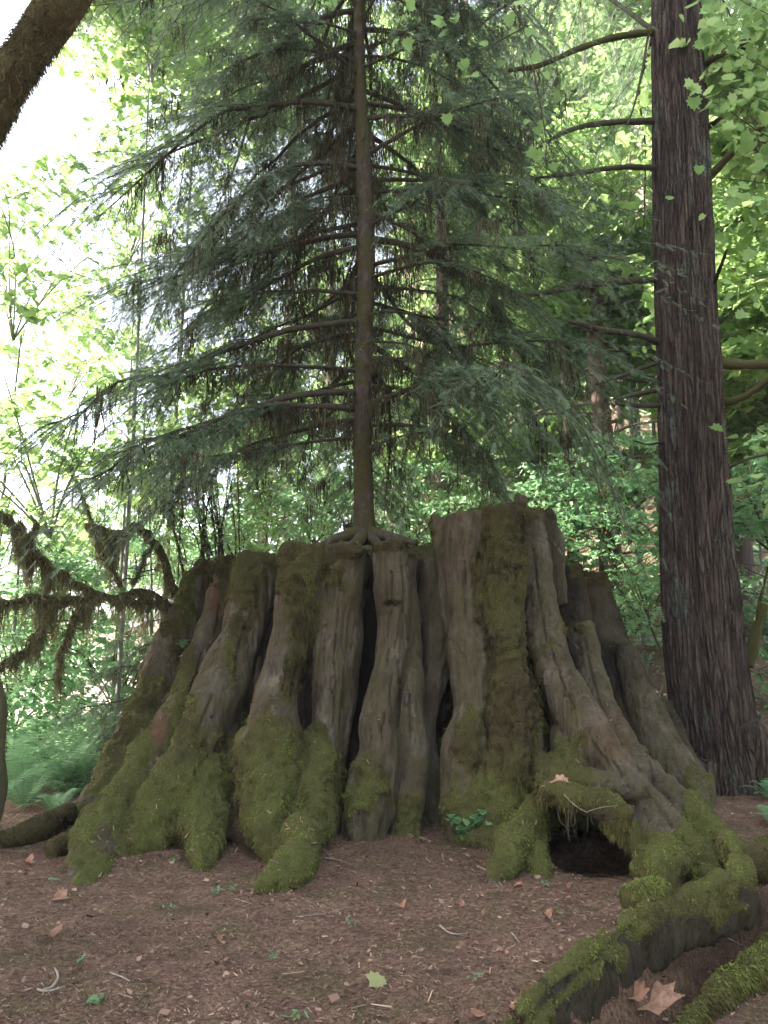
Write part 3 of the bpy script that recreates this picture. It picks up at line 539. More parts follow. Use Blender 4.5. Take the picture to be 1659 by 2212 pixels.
# ---------------------------------------------------------------- foliage templates
def spray_template(pairs=7, L=.12, w=.034):
    v = []; f = []
    for i in range(pairs):
        x = L * (i + .3) / pairs; wl = w * (1 - .55 * (i / pairs)) ; 
        for s in (-1, 1):
            k = len(v); v += [(x - .0035, 0, 0), (x + .0055, 0, 0), (x + wl * .55 + .006, s * wl, -.004)]; f.append((k, k + 1, k + 2))
    k = len(v); v += [(0, -.0015, 0), (0, .0015, 0), (L + .012, 0, -.004)]; f.append((k, k + 1, k + 2))
    return np.array(v), np.array(f)
SPV, SPF = spray_template()
SPV2, SPF2 = spray_template(4, .16, .045)
def conifer_branch(L, droop, rng, gap=.075, fine=True, bare=.25, sub=.05, hang=0, wp_=.25):
    """branch along +X; returns wood TB, needle Buf, hanging Buf"""
    wood = TB(); nd = Buf(); hg = Buf()
    n = 9; t = np.linspace(0, 1, n); bend = rng.randn() * .16
    pw_ = rng.uniform(1.4, 2.6)
    c = np.stack([L * t * (1 - .1 * t), L * (bend * t * t + .03 * np.cumsum(rng.randn(n)) * t), L * (rng.uniform(.02, .16) * t - droop * t ** pw_) + .02 * L * np.cumsum(rng.randn(n)) * t], 1)
    r0 = .014 + .006 * L
    wood.add(tube(c, r0 * (1 - .85 * t), 6, 18))
    k = int(L * (1 - bare) / gap); tt = np.linspace(bare, .99, k) + rng.randn(k) * .01
    cc = catmull(c, 200)
    P0 = []; D0 = []; Ls = []
    for q, tq in enumerate(np.clip(tt, 0, .995)):
        p = cc[int(tq * 199)]; tg = unit(cc[min(199, int(tq * 199) + 3)] - cc[max(0, int(tq * 199) - 3)])
        s = 1 if q % 2 else -1; sl = L * (.47 * math.sin(math.pi * min(1, (1.02 - tq) * .85 + .05)) ** .8 + .03) * (.35 + .85 * rng.rand())
        ang = math.radians(55 + rng.randn() * 14); side = np.array([-tg[1], tg[0], 0]) * s
        d = unit(tg * math.cos(ang) + side * math.sin(ang) + np.array([0, 0, rng.randn() * .16 - .05]))
        m_ = 6; u = np.linspace(0, 1, m_)
        tw = p + d * (sl * u)[:, None] + np.array([0, 0, -1.]) * (sl * (wp_ + .4 * rng.rand()) * u ** 2)[:, None] + tg * (sl * .25 * u ** 2)[:, None]
        if sl > .12: wood.add(tube(tw, .0045 * (1 - .7 * u), 3, 7, cap=False))
        ns = max(2, int(sl / sub)); u2 = np.linspace(.12, 1, ns); tc = catmull(tw, 40); id_ = (u2 * 39).astype(int)
        pos = tc[id_]; dr = unit(tc[np.minimum(id_ + 2, 39)] - tc[np.maximum(id_ - 2, 0)])
        sd_ = unit(np.cross([0, 0, 1.], dr)) * np.where(np.arange(ns) % 2, 1, -1)[:, None]
        P0.append(pos); D0.append(unit(dr * .75 + sd_ * .75 + rng.randn(ns, 3) * .24 + np.array([0, 0, -.2 - .3 * (wp_ > .3)]))); Ls.append((.55 + .75 * (1 - u2) + .2 * rng.rand(ns)))
        P0.append(pos[-1:]); D0.append(dr[-1:]); Ls.append(np.array([.9]))
    P0 = np.concatenate(P0); D0 = np.concatenate(D0); Ls = np.concatenate(Ls)
    X, Y, Z = frames(D0, unit(np.array([0, 0, 1.]) + rng.randn(len(P0), 3) * .3))
    stamp(nd, *((SPV, SPF) if fine else (SPV2, SPF2)), P0, X, Y, Z, Ls, np.clip(.45 + .22 * rng.randn(len(P0)) + .2 * (np.linalg.norm(P0[:, :2], axis=1) / L - .6), 0, 1))
    if hang:
        nh = int(hang * L); nc = 16; ct = rng.rand(nc) * .85 + .03; cs = (rng.rand(nc) < .6) * rng.randn(nc) * .3; ci = rng.randint(0, nc, nh); cl_ = .4 + 1.3 * rng.rand(nc); tq = np.clip(ct[ci] + rng.randn(nh) * .018, .02, .95); p = cc[(tq * 199).astype(int)] + rng.randn(nh, 3) * [.03, .03, 0]
        # strands hang also from side twigs
        off = (cs[ci] + rng.randn(nh) * .02) * L * np.sin(np.pi * np.clip(tq, 0, 1)); p[:, 1] += off; p[:, 2] -= np.abs(off) * .35
        strands(hg, p, .17 * cl_[ci] * (.2 + rng.rand(nh) ** 1.5 * 1.9), .006, rng)
    return wood, nd, hg
def strands(buf, p, ln, wd, rng, tint=None):
    n = len(p); th = rng.rand(n) * math.pi; s = np.stack([np.cos(th), np.sin(th), 0 * th], 1)
    k = 5; pts = []
    for i in range(k):
        u = i / (k - 1); wv = wd * (1 - u * .8) * (.4 + 1.2 * rng.rand(n)); ctr = p + np.stack([rng.randn(n) * .008 * i, rng.randn(n) * .008 * i, -ln * u], 1)
        pts += [ctr - s * wv[:, None], ctr + s * wv[:, None]]
    V = np.stack(pts, 1); T = np.array([[2 * i, 2 * i + 1, 2 * i + 3, 2 * i + 2] for i in range(k - 1)])
    F = (np.arange(n)[:, None, None] * (2 * k) + T[None]).reshape(-1, 4)
    buf.add(V.reshape(-1, 3), F, np.repeat(rng.rand(n) * .7 if tint is None else np.clip(tint, 0, 1), 2 * k))
# maple leaf, five lobes, slightly folded
lp = [(0, 0), (.30, -.10), (.50, -.34), (.56, -.12), (.92, -.30), (.80, -.04), (.86, .02)]
def maple_template(fold=.12):
    a = [(0, 0), (-.05, .2), (-.14, .42), (.1, .40), (.2, .62), (.38, .44), (.58, .52), (.6, .34), (.86, .24), (.80, .11), (1.02, 0)]
    up = [(x, y, abs(y) * fold) for x, y in a]; dn = [(x, -y, abs(y) * fold) for x, y in a[1:-1]][::-1]
    v = np.array([(.32, 0, -.03)] + up + dn); v[:, 2] -= v[:, 0] ** 2 * .12; n = len(v) - 1
    return v, np.array([(0, 1 + i, 1 + (i + 1) % n) for i in range(n)])
MLV, MLF = maple_template()
def simple_leaf():
    v = np.array([(0, 0, 0), (.3, .34, .05), (.42, .16, .02), (.75, .3, .03), (1, 0, -.08), (.75, -.3, .03), (.42, -.16, .02), (.3, -.34, .05)])
    return v, np.array([(0, 2, 1), (0, 6, 2), (0, 7, 6), (2, 4, 3), (2, 6, 4), (4, 6, 5)])
SLV, SLF = simple_leaf()
OVV = np.array([(0, 0, 0), (.35, .22, .03), (.75, .17, .02), (1, 0, -.05), (.75, -.17, .02), (.35, -.22, .03)]); OVF = np.array([(0, 1, 2, 3), (0, 3, 4, 5)])
def leaves(buf, pos, size, rng, tmpl=(MLV, MLF), tilt=.45, tint=None, out=None):
    n = len(pos); th = rng.rand(n) * 2 * math.pi
    D = np.stack([np.cos(th), np.sin(th), -.35 + .3 * rng.randn(n)], 1)
    if out is not None: D = D * .7 + out
    U = np.array([0, 0, 1.]) + rng.randn(n, 3) * tilt
    X, Y, Z = frames(D, U); stamp(buf, *tmpl, pos - X * (size * .3 if np.isscalar(size) else (size * .3)[:, None]), X, Y, Z, size * (.6 + .7 * rng.rand(n)), np.clip(.5 + .25 * rng.randn(n) if tint is None else tint, 0, 1))
def broad_crown(rng, R=2.2, H=1.8, clumps=46, per=85, ls=.17, flat=.16, cr=.62, tmpl=(SLV, SLF)):
    wood = TB(); lf = Buf()
    mains = []
    for q in range(7):
        d = unit(rng.randn(3) + [0, 0, .3]) * [R * .75, R * .75, H * .8]; cv = catmull([(0, 0, -H * .9), (d[0] * .3, d[1] * .3, -H * .35 + .2 * rng.randn()), (d[0] * .7, d[1] * .7, d[2] * .6), d], 24)
        wood.add(tube(cv, np.linspace(.022, .005, 24), 4, 24, cap=False)); mains.append(cv[5:])
    mains = np.concatenate(mains)
    for q in range(clumps):
        d = unit(rng.randn(3)); rad = rng.rand() ** .45; c = d * rad * np.array([R, R, H])
        dd_ = ((mains - c) ** 2).sum(1) + 2. * np.maximum(0, mains[:, 2] - c[2] + .1); f = mains[int(dd_.argmin())]; mid = (c + f) * .5 + rng.randn(3) * .15 + np.array([0, 0, .12])
        wood.add(tube([f, mid, c], [.010, .008, .004], 4, 8, cap=False))
        n = int(per * (.6 + .8 * rng.rand())); a = rng.rand(n) * 2 * math.pi; r = cr * np.sqrt(rng.rand(n)) * (.7 + .6 * rng.rand())
        tl = rng.randn(2) * .22
        p = c + np.stack([r * np.cos(a), r * np.sin(a), rng.randn(n) * flat * .6 - .25 * r * r + tl[0] * r * np.cos(a) + tl[1] * r * np.sin(a)], 1)
        leaves(lf, p, ls * np.clip(1 + .35 * rng.randn(n), .4, 1.6), rng, tmpl, .5, np.clip(.5 + .2 * rng.randn() + .18 * rng.randn(n), 0, 1))
        for e in range(3):
            j = rng.randint(n); wood.add(tube([c, (c + p[j]) / 2 + [0, 0, .03], p[j]], [.008, .005, .002], 3, 4, cap=False))
    return wood.mesh('limbs'), lf

# ---------------------------------------------------------------- nurse tree on the stump
hz = gz(0, 9)
nb = P(786, 1165, 8.75)
nurse = empty('hemlock_tree', nb, 'slender dark green hemlock rooted on top of the giant mossy stump', 'tree')
TR = [(787,1178,34),(787,1150,27),(786,1110,23),(784,1000,21),(782,880,21),(785,760,19.5),(790,640,18.5),(791,520,19),(788,430,19),(785,340,17),(779,220,13.5),(776,100,12),(775,0,11),(773,-150,10)]
tp = [P(X, Y, 8.75) for X, Y, r in TR]; tr_ = [r / FPX * fdist(p) for p, (_, _, r) in zip(tp, TR)]
tp.append(tp[-1] + np.array([0, .1, 3.2])); tr_.append(.02)
wparent(obj('trunk', TB().add(tube(tp, tr_, 22, 220, (0, 1, 0), 1, .10)).mesh('trunk'), M_hemb), nurse)
for lst in ([(775,1150,14),(745,1158,12),(715,1168,9),(690,1180,6)], [(800,1150,14),(835,1158,11),(870,1166,8),(900,1174,5)], [(785,1155,14),(775,1168,14),(760,1182,9)], [(795,1155,13),(812,1172,12),(822,1188,8)]):
    q = [P(X, Y, 8.55 - .12 * i) for i, (X, Y, r) in enumerate(lst)]
    wparent(obj('root', TB().add(tube(q, [r / FPX * 8.7 for _, _, r in lst], 10, 24, (0, 0, 1), 1, .2)).mesh('root'), M_hemb), nurse)
rb = np.random.RandomState(21)
VAR = []
for q in range(12):
    wd_, nd_, hg_ = conifer_branch(2.6, .2 + .10 * (q % 5), rb, .055, True, .30, .040, 150, .3)
    v1, f1, t1 = nd_.arr(); v2, f2, t2 = hg_.arr()
    VAR.append((wd_.mesh('branch'), mesh_from('needles', v1, f1, {'tint': t1}, False), mesh_from('hanging_moss', v2, f2, {'tint': t2}, False)))
def trunk_at(z):
    a = np.array(tp); return np.array([np.interp(z, a[:, 2], a[:, 0]), np.interp(z, a[:, 2], a[:, 1]), z])
def place_branch(root, at, az, sc, q, zs=1.0, hang=True, mats=(M_twig, M_hem, M_hang), V_=None):
    A, B, C = (V_ or VAR)[q % len(V_ or VAR)]
    o = obj('branch', A, mats[0]); o.location = tuple(at); o.rotation_euler = (0, 0, az); o.scale = (sc, sc, sc * zs)
    wparent(o, root)
    obj('needles', B, mats[1], o)
    if hang: obj('hanging_moss', C, mats[2], o)['kind'] = 'stuff'
    return o
zz = 3.75; az = 2.4; q = 0
while zz < 12.6:
    az += 2.39996 + rb.randn() * .45
    a = (az + math.pi) % (2 * math.pi) - math.pi
    dfront = abs(((a + math.pi / 2) + math.pi) % (2 * math.pi) - math.pi)       # 0 = towards the camera
    if dfront < .8 and zz < 12: az += 1.15 * (1 if rb.rand() < .5 else -1); a = (az + math.pi) % (2 * math.pi) - math.pi; dfront = abs(((a + math.pi / 2) + math.pi) % (2 * math.pi) - math.pi)
    if dfront < .7 and zz < 12: zz += .04; continue
    sc = (.98 + .26 * float(sstep(3.6, 5.0, zz))) * (1 - .40 * float(sstep(8.5, 13., zz))) * (.6 + .6 * rb.rand())
    if dfront < 1.0: sc *= .62
    sc *= 1 - .12 * max(0, math.cos(a))
    place_branch(nurse, trunk_at(zz), a, sc, q, .7 + .7 * rb.rand()); q += 1
    zz += .05 + .05 * rb.rand()
print('nurse branches', q)

yh = empty('young_hemlock', P(365, 1560, 10.2) * [1, 1, 0], 'dark drooping young hemlock pressed against the left flank of the stump', 'tree')
yt = P(372, 1300, 10.2); wparent(obj('trunk', TB().add(tube([np.array([yt[0], yt[1], -.2]), np.array([yt[0] + .05, yt[1], 1.2]), yt], [.05, .035, .008], 8, 20)).mesh('trunk'), M_hemb), yh)
for k in range(22):
    f = .25 + .75 * k / 22; p = np.array([yt[0] + .03, yt[1], yt[2] * f]); place_branch(yh, p, 2.4 + k * 2.39996, .42 * (1.25 - .7 * f) + .08, k, 1.2)
# ---------------------------------------------------------------- right redwood
rw = empty('redwood_tree', P(1575, 1720, 9.4), 'massive straight redwood with furrowed reddish grey bark right of the stump', 'tree')
TR = [(1600,1790,112),(1585,1735,100),(1568,1680,88),(1550,1600,84),(1535,1500,84),(1522,1400,82),(1513,1280,79),(1504,1150,73),(1497,1000,68),(1490,850,65),(1483,700,62),(1477,550,60),(1472,400,58),(1468,250,56),(1463,120,52),(1460,0,50),(1452,-250,46)]
wp = [P(X, Y, 9.35) for X, Y, r in TR]; wr = [r / FPX * fdist(p) for p, (_, _, r) in zip(wp, TR)]
wp += [wp[-1] + np.array([-.3, 0, 8.]), wp[-1] + np.array([-.5, 0, 16.])]; wr += [.3, .05]
Vt, Ft = tube(wp, wr, 300, 620, (0, 1, 0), 1, 0)
cen = catmull(np.array(wp), 620); Nt = np.zeros_like(Vt); Nt[:300 * 620] = unit(Vt[:300 * 620] - np.repeat(cen, 300, 0))
th = np.arctan2(Nt[:, 1], Nt[:, 0]); base_f = sstep(2.2, -.2, Vt[:, 2])
q3 = np.stack([Nt[:, 0] * .5, Nt[:, 1] * .5, Vt[:, 2]], 1)
fl = fbm(q3, (16, 16, .55), 3, 2.); fine = fbm(q3, (50, 50, 3.), 3, 5.)
hd = .026 * np.clip(fl * 1.8, -1, 1) - .045 * sstep(.87, 1., 1 - np.abs(fbm(q3, (22, 22, .8), 2, 9.))) + .010 * fine + .07 * base_f * vnoise(q3, (4.5, 4.5, .5), 3.)
Vt = Vt + Nt * hd[:, None]
wparent(obj('trunk', mesh_from('trunk', Vt, Ft), M_redb), rw)
# buttress roots
for lst in ([(1600,1560,40),(1625,1620,40),(1655,1680,36),(1700,1740,30)], [(1520,1640,34),(1505,1690,36),(1515,1735,30)]):
    qq = [P(X, Y, 9.1) for X, Y, r in lst]; wparent(obj('root', TB().add(tube(qq, [r / FPX * 9.1 for _, _, r in lst], 30, 60, (0, 1, 0), 1.2, .25)).mesh('root'), M_redb), rw)
BR = [([(1408,70,9),(1330,80,8),(1250,105,7),(1170,140,6),(1100,152,4)],-.5), ([(1408,62,6),(1350,20,5),(1290,-20,3)],.5), ([(1410,262,8),(1330,264,7),(1250,275,6),(1190,302,4),(1150,330,3)],-.6), ([(1410,362,7),(1330,362,6),(1250,374,5),(1160,384,3)],-.5),
      ([(1420,605,7),(1340,608,8),(1250,616,9),(1180,632,6),(1120,640,3)],-.4), ([(1426,740,8),(1380,724,7),(1300,712,7),(1230,692,4)],-.7), ([(1428,782,5),(1360,805,4),(1290,830,3)],-.5), ([(1428,842,6),(1370,852,5),(1330,862,3)],-.6), ([(1430,877,6),(1380,876,5),(1330,872,3)],-.3),
      ([(1405,70,3),(1390,140,3),(1372,220,2.5),(1355,270,2)],-.6), ([(1512,82,6),(1580,95,6),(1659,118,5),(1760,150,4)],.4), ([(1512,140,9),(1560,115,8),(1625,80,6)],-1), ([(1528,385,9),(1590,320,8),(1659,262,7),(1760,170,5)],-.8), ([(1526,275,7),(1560,252,5)],-.6),
      ([(1552,785,13),(1600,787,12),(1659,786,12),(1760,780,10)],.2), ([(1556,872,9),(1610,855,8),(1665,818,6),(1740,780,4)],-.4), ([(1528,640,5),(1555,580,4),(1570,540,3)],-.8), ([(1572,1010,4),(1620,990,3),(1690,975,3)],-.2), ([(1436,955,3),(1400,960,2.5),(1370,952,1.5)],-.3)]
for lst, dd in BR:
    n = len(lst); s_ = 9.3; out = 1
    qq = [P(X, Y, 9.35 + dd * i / n * 2) for i, (X, Y, r) in enumerate(lst)]
    qq = [qq[0] + (np.array([(1 if lst[0][0] < 1470 else -1) * .25, 0, -.02]))] + qq
    o = obj('branch', TB().add(tube(qq, [lst[0][2] / FPX * 9.5] + [r / FPX * 9.5 for _, _, r in lst], 8, 40, (0, 0, 1), 1, .25)).mesh('branch'), M_mapb if lst[0][2] > 8 else M_twig)
    wparent(o, rw)
zz = 11.0
while zz < 24:
    az += 2.39996; p = np.array([np.interp(zz, [a[2] for a in wp], [a[0] for a in wp]), 9.35, zz])
    place_branch(rw, p, az, 1.5 * (1 - .5 * (zz - 11) / 14), int(zz * 7), 1.2, False); zz += .33

# ---------------------------------------------------------------- background conifers
rc_ = np.random.RandomState(5)
CONV = []
for q in range(3):
    wood = TB(); nd = Buf(); H = 14.0
    wood.add(tube([(0, 0, -1), (0, 0, 4), (.1, 0, 9), (0, 0, H)], [.24, .19, .12, .02], 10, 30))
    bs_ = [conifer_branch(2.4, .3, rc_, .17, False, .2, .085) for _ in range(4)]
    z = 1.6
    while z < H - .3:
        a = rc_.rand() * 2 * math.pi; wd_, nd_, _ = bs_[rc_.randint(4)]; s = (1.15 * (1 - (z / H) ** 1.5) + .12) * (.75 + .45 * rc_.rand()); dz = .7 + .9 * rc_.rand()
        R = np.array([[math.cos(a), -math.sin(a), 0], [math.sin(a), math.cos(a), 0], [0, 0, 1]])
        v, f, t = nd_.arr(); nd.add((v * [s, s, s * dz]) @ R.T + [0, 0, z], f[0], np.clip(t + rc_.randn() * .12, 0, 1))
        vv = np.concatenate(wd_.v[:1]); wood.add(((vv * [s, s, s * dz]) @ R.T + [0, 0, z], [wd_.q[0], wd_.t3[0]]))
        z += .16 + .1 * rc_.rand()
    v, f, t = nd.arr(); CONV.append((wood.mesh('trunk'), mesh_from('crown', v, f, {'tint': t}, False)))
CON = [  # X px, depth, scale, words
 (955, 15, 1.0, 'pale sunlit conifer close behind the hemlock, right of its trunk'), (1150, 17, 1.15, 'bright conifer filling the gap left of the redwood'), (1330, 14, 1.0, 'drooping conifer just left of the redwood trunk'),
 (1620, 17, 1.2, 'conifer behind the redwood at the right edge'), (700, 19, .95, 'hazy conifer behind the hemlock, left of its trunk'), (1040, 24, 1.6, 'tall far conifer up the slope behind the tall stump column'),
 (1260, 27, 1.8, 'tall far conifer up the slope above the burnt stub'), (1480, 25, 1.7, 'far conifer hidden mostly by the redwood trunk'), (860, 27, 1.5, 'far conifer straight behind the hemlock trunk'), (1760, 24, 1.7, 'far conifer past the right edge'),
 (560, 28, 1.1, 'small far conifer behind the hanging hemlock sprays on the left'), (1130, 38, 2.0, 'topmost conifer on the hill, right of centre'), (1400, 40, 2.1, 'topmost conifer on the hill beside the redwood'), (1650, 38, 2.1, 'topmost conifer on the hill at the right edge'), (500, 36, .8, 'lowest far conifer under the open sky on the left')]
for i, (X, d, s, lb) in enumerate(CON):
    x = (X - CX) / FPX * d * .98; r = empty('conifer_tree', (x, d, gz(x, d)), lb, 'tree', 'conifers on the slope behind', i * 1.7)
    A, B = CONV[i % 3]; obj('trunk', A, M_farb, r, sc=s); obj('crown', B, M_conbg, r, sc=s)

# bare reddish trunks standing on the slope
FT = [(1392, 27, 11, 60, 'slim reddish trunk seen just left of the big redwood'), (1168, 29, 10, 300, 'far reddish trunk behind the tall stump column'), (1305, 24, 12, 400, 'thicker reddish trunk right of the burnt stub'), (1355, 30, 10, 100, 'thinnest far trunk between the burnt stub and the redwood'),
      (1640, 22, 16, 300, 'reddish trunk behind the redwood at the right edge'), (615, 24, 13, 500, 'brown trunk low behind the hemlock sprays, left of its trunk'), (1240, 15, 13, 700, 'mossy trunk behind the hanging hemlock strands'), (930, 30, 14, 100, 'far trunk seen right of the hemlock trunk')]
for i, (X, d, r, top, lb) in enumerate(FT):
    x = (X - CX) / FPX * d; z0 = gz(x, d); rt = empty('redwood_tree', (x, d, z0), lb, 'tree', 'trunks on the slope behind')
    rr_ = r / FPX * d; zt = 16 + d * .4; ln = rs.randn() * .3
    obj('trunk', TB().add(tube([(0, 0, -.5), (0, 0, .6), (ln * .3, 0, 4), (ln, 0, zt)], [rr_ * 1.7, rr_ * 1.15, rr_, rr_ * .35], 24, 90, (0, 1, 0), 1, .12, i)).mesh('trunk'), M_farb, rt)
    A, B = CONV[i % 3]; obj('crown', B, M_conbg, rt, loc=(ln * .7, 0, zt * .38), sc=1.0)

# ---------------------------------------------------------------- maples
rm_ = np.random.RandomState(11)
MAPV = [broad_crown(rm_, 2.2, 1.7, 46, 85, .2) for _ in range(3)]
MAPV = [(a, mesh_from('crown', *b.arr()[:2], {'tint': b.arr()[2]}, False)) for a, b in MAPV]
MAPS = [broad_crown(rm_, 2.3, 1.7, 24, 42, .2) for _ in range(3)]
MAPS = [(a, mesh_from('crown', *b.arr()[:2], {'tint': b.arr()[2]}, False)) for a, b in MAPS]
VINV = [broad_crown(rm_, 1.5, 1.1, 34, 80, .11, .05, .5) for _ in range(3)]
VINV = [(a, mesh_from('crown', *b.arr()[:2], {'tint': b.arr()[2]}, False)) for a, b in VINV]
def broad_tree(name, X, Y, d, s, i, V_, lf, lb, grp, bark=M_palebark, dens=None):
    c = P(X, Y, d); H = c[2] - gz(c[0], c[1]); b = np.array([c[0], c[1], gz(c[0], c[1])])
    r = empty(name, b, lb, 'tree' if name == 'maple_tree' else 'shrub', grp)
    k = .9 * (1.1 if V_ is VINV else 1.7) * s; lx = rm_.randn() * .3
    top = H - k
    if top > .3: obj('trunk', TB().add(tube([(lx, 0, -.2), (lx * .6, .1, top * .5), (0, 0, top + .1)], [.028 * s + .02, .022 * s + .012, .015 * s], 8, 20, (0, 1, 0), 1, .2)).mesh('trunk'), bark, r)
    rot = (rm_.randn() * .12, rm_.randn() * .12, i * 2.1)
    obj('limb', V_[i % 3][0], bark, r, (0, 0, H), rot, s); obj('crown', V_[i % 3][1], lf, r, (0, 0, H), rot, s)
MAP = [(60,560,12.5,.95,'bright maple at the left edge under the open sky'),(300,440,15,.9,'airy maple against the white sky left of the hemlock'),(60,960,12,1.0,'sunlit maple low at the left edge above the mossy limb'),(330,930,14,.9,'maple whose leaves show under the hemlock on the left'),
       (180,740,19,1.0,'farther maple below the white sky on the left'),(560,930,17,1.1,'maple glowing behind the lower hemlock sprays left of its trunk'),(430,60,14,1.15,'maple crown hanging at the top left beside the mossy limb'),(640,-60,16,1.2,'maple crown at the top of the picture left of the hemlock trunk'),
       (950,980,16,1.2,'maple shining behind the stump top right of the hemlock trunk'),(1220,900,18,1.2,'maple behind the hanging strands right of centre'),(1130,560,20,1.5,'maple glowing through the hemlock on the right'),(1380,200,17,1.3,'maple crown just left of the upper redwood trunk'),
       (1680,650,13,1.1,'maple beside the redwood halfway up the right edge'),(1660,250,10.5,.85,'near maple with large leaves at the upper right edge'),(700,640,24,1.6,'far maple seen through the middle of the hemlock'),(1000,200,22,1.6,'far maple high behind the hemlock'),(-60,1180,15,1.2,'maple past the left edge behind the mossy branches'),(300,1180,22,1.3,'far pale maple in the gap above the curved mossy branch'),(840,760,26,1.8,'farthest maple straight behind the hemlock trunk'),
       (330,40,12,.85,'maple crown at the top edge right of the shaggy limb'),(560,110,15,1.0,'maple crown behind the upper hemlock boughs left of its trunk'),
       (1290,420,14,1.0,'maple just left of the redwood at branch height'),(1130,260,16,1.1,'maple high behind the hemlock tips on the right'),(1350,640,15,1.0,'maple left of the redwood at mid height'),(1010,430,19,1.3,'maple showing between hemlock boughs right of its trunk'),(1230,700,16,1.1,'maple behind the right hemlock tips'),(1640,430,15,1.1,'maple behind the redwood upper right'),(1620,880,15,1.0,'maple right of the redwood lower down'),(1350,0,18,1.4,'maple at the top edge left of the redwood')]
for i, (X, Y, d, s, lb) in enumerate(MAP): broad_tree('maple_tree', X, Y, d, s, i, MAPS if i in (0, 1, 2, 3, 4, 6, 7, 11, 14, 16, 17) else MAPV, M_maple, lb, 'maples behind the stump')
VIN = [(1310,1050,13,1.0,'layered vine maple between stump and redwood'),(1390,1230,12,.8,'low vine maple touching the redwood trunk on its left'),(1660,1060,12.5,1.0,'vine maple right of the redwood at the edge'),(1700,1330,14,1.1,'pale shrub low right of the redwood'),(1290,1330,16,1.0,'shrub behind the burnt stub'),
       (560,1130,13,.9,'shrub behind the stump left of the hemlock'),(900,1090,14,1.0,'shrub showing just above the stump right of the hemlock'),(690,1080,15,1.0,'shrub showing just above the stump left of the hemlock'),(120,1300,13,1.0,'leafy shrub behind the hanging moss at the left'),(250,1420,14,1.0,'leafy shrub in the gap left of the stump'),
       (60,1470,11.5,.8,'low shrub above the ferns at the left edge'),(1180,1180,14,.9,'shrub just right of the tall stump column'),(400,1180,18,1.2,'far shrub behind the upright shoots'),(1480,1500,18,1.1,'shrub hidden behind the redwood base'),(1400,1420,19,.9,'shrub low between the spire and the redwood'),(200,1180,19,1.2,'far shrub in the bright gap on the left')]
for i, (X, Y, d, s, lb) in enumerate(VIN): broad_tree('vine_maple', X, Y, d, s, i, VINV, M_vine, lb, 'shrubs behind the stump', M_mapb)

for i, (x, y, zs_) in enumerate([(-11.2, 6.6, 1), (-10.8, 3.4, 1), (-11, .4, 1), (-14.5, 6.2, 1), (-14.5, 2.4, 1), (-11, -3., 1), (-14.5, -1., 1)]):  # unseen maples, added to keep the sun off stump and foreground
    r = empty('maple_tree', (x, y, gz(x, y)), 'unseen tall leafy maple added for shade well left of the stump, ' + ['deepest in the nearer row', 'second in the nearer row', 'third in the nearer row', 'deepest in the farther row', 'second in the farther row', 'last in the nearer row', 'last in the farther row'][i], 'tree', 'unseen shade maples left of the stump', i)
    obj('trunk', TB().add(tube([(0, 0, -.5), (.2, 0, 8), (0, .2, 21)], [.4, .3, .08], 12, 40, (0, 1, 0), 1, .15)).mesh('trunk'), M_mapb, r)
    for k, z in enumerate((6.5, 10.5, 14.5, 18.5, 22)):
        obj('crown', MAPV[(i + k) % 3][1], M_maple, r, (.5 * math.sin(k * 2), .5 * math.cos(k * 2), z), (0, 0, k * 1.9 + i), 1.55 if k < 4 else 1.1)
        obj('crown', MAPV[(i + k + 1) % 3][1], M_maple, r, (.5 * math.cos(k * 2), .5 * math.sin(k * 2), z + .9), (.2, 0, k * 2.9 + i), 1.5 if k < 4 else 1.0)

for i, (x, y) in enumerate([(11.5, -1.5), (12.5, 3), (-5, -14), (5, -14)]):  # unseen maples, added to cut the light from the camera side
    r = empty('maple_tree', (x, y, gz(x, y)), 'unseen tall leafy maple added for shade on the near side of the clearing, ' + ['first at the right', 'second at the right', 'behind at the left', 'behind at the right'][i], 'tree', 'unseen shade maples on the near side of the clearing', i)
    obj('trunk', TB().add(tube([(0, 0, -.5), (.2, 0, 8), (0, .2, 19)], [.4, .3, .08], 12, 40, (0, 1, 0), 1, .15)).mesh('trunk'), M_mapb, r)
    for k, z in enumerate((3.6, 6.5, 9.5, 13, 17)):
        obj('crown', MAPV[(i + k) % 3][1], M_maple, r, (.5 * math.sin(k * 2), .5 * math.cos(k * 2), z), (0, 0, k * 1.9 + i), 1.5)

# slope cover: countless low leaves on the hill behind
n = 60000; x = rs.uniform(-30, 34, n); y = 13 + rs.rand(n) ** 1.3 * 42; keep = np.abs(x) < y * .62 + 2; x, y = x[keep], y[keep]
pc = np.stack([x, y, x * 0], 1); cov = fbm(pc, .5, 3, 4.); kk = (cov > -.25) & ~((x < -2.5) & (x > -16) & (y > 17)); x, y, pc, cov = x[kk], y[kk], pc[kk], cov[kk]
x2 = rs.uniform(-10, -2.3, 26000); y2 = rs.uniform(10.8, 17, 26000); k2 = (fbm(np.stack([x2, y2, x2 * 0], 1), .8, 2, 6.) > -.15) & (x2 < -.24 * y2); x = np.r_[x, x2[k2]]; y = np.r_[y, y2[k2]]; pc = np.stack([x, y, x * 0], 1); cov = fbm(pc, .5, 3, 4.)
b = Buf(); pos = np.stack([x, y, gh(x, y) + rs.rand(len(x)) * (.25 + .9 * np.clip(cov + .2, 0, 1))], 1)
leaves(b, pos, np.where(y < 17, .085, .14 + .005 * y), rs, (SLV, SLF), .6, np.clip(.5 + .5 * fbm(pc, .8, 2) + .15 * rs.randn(len(x)), 0, 1))
o = bobj('undergrowth', b, M_vine, smooth=False); tag(o, 'leafy undergrowth covering the slope behind the stump', 'undergrowth', kind='stuff')

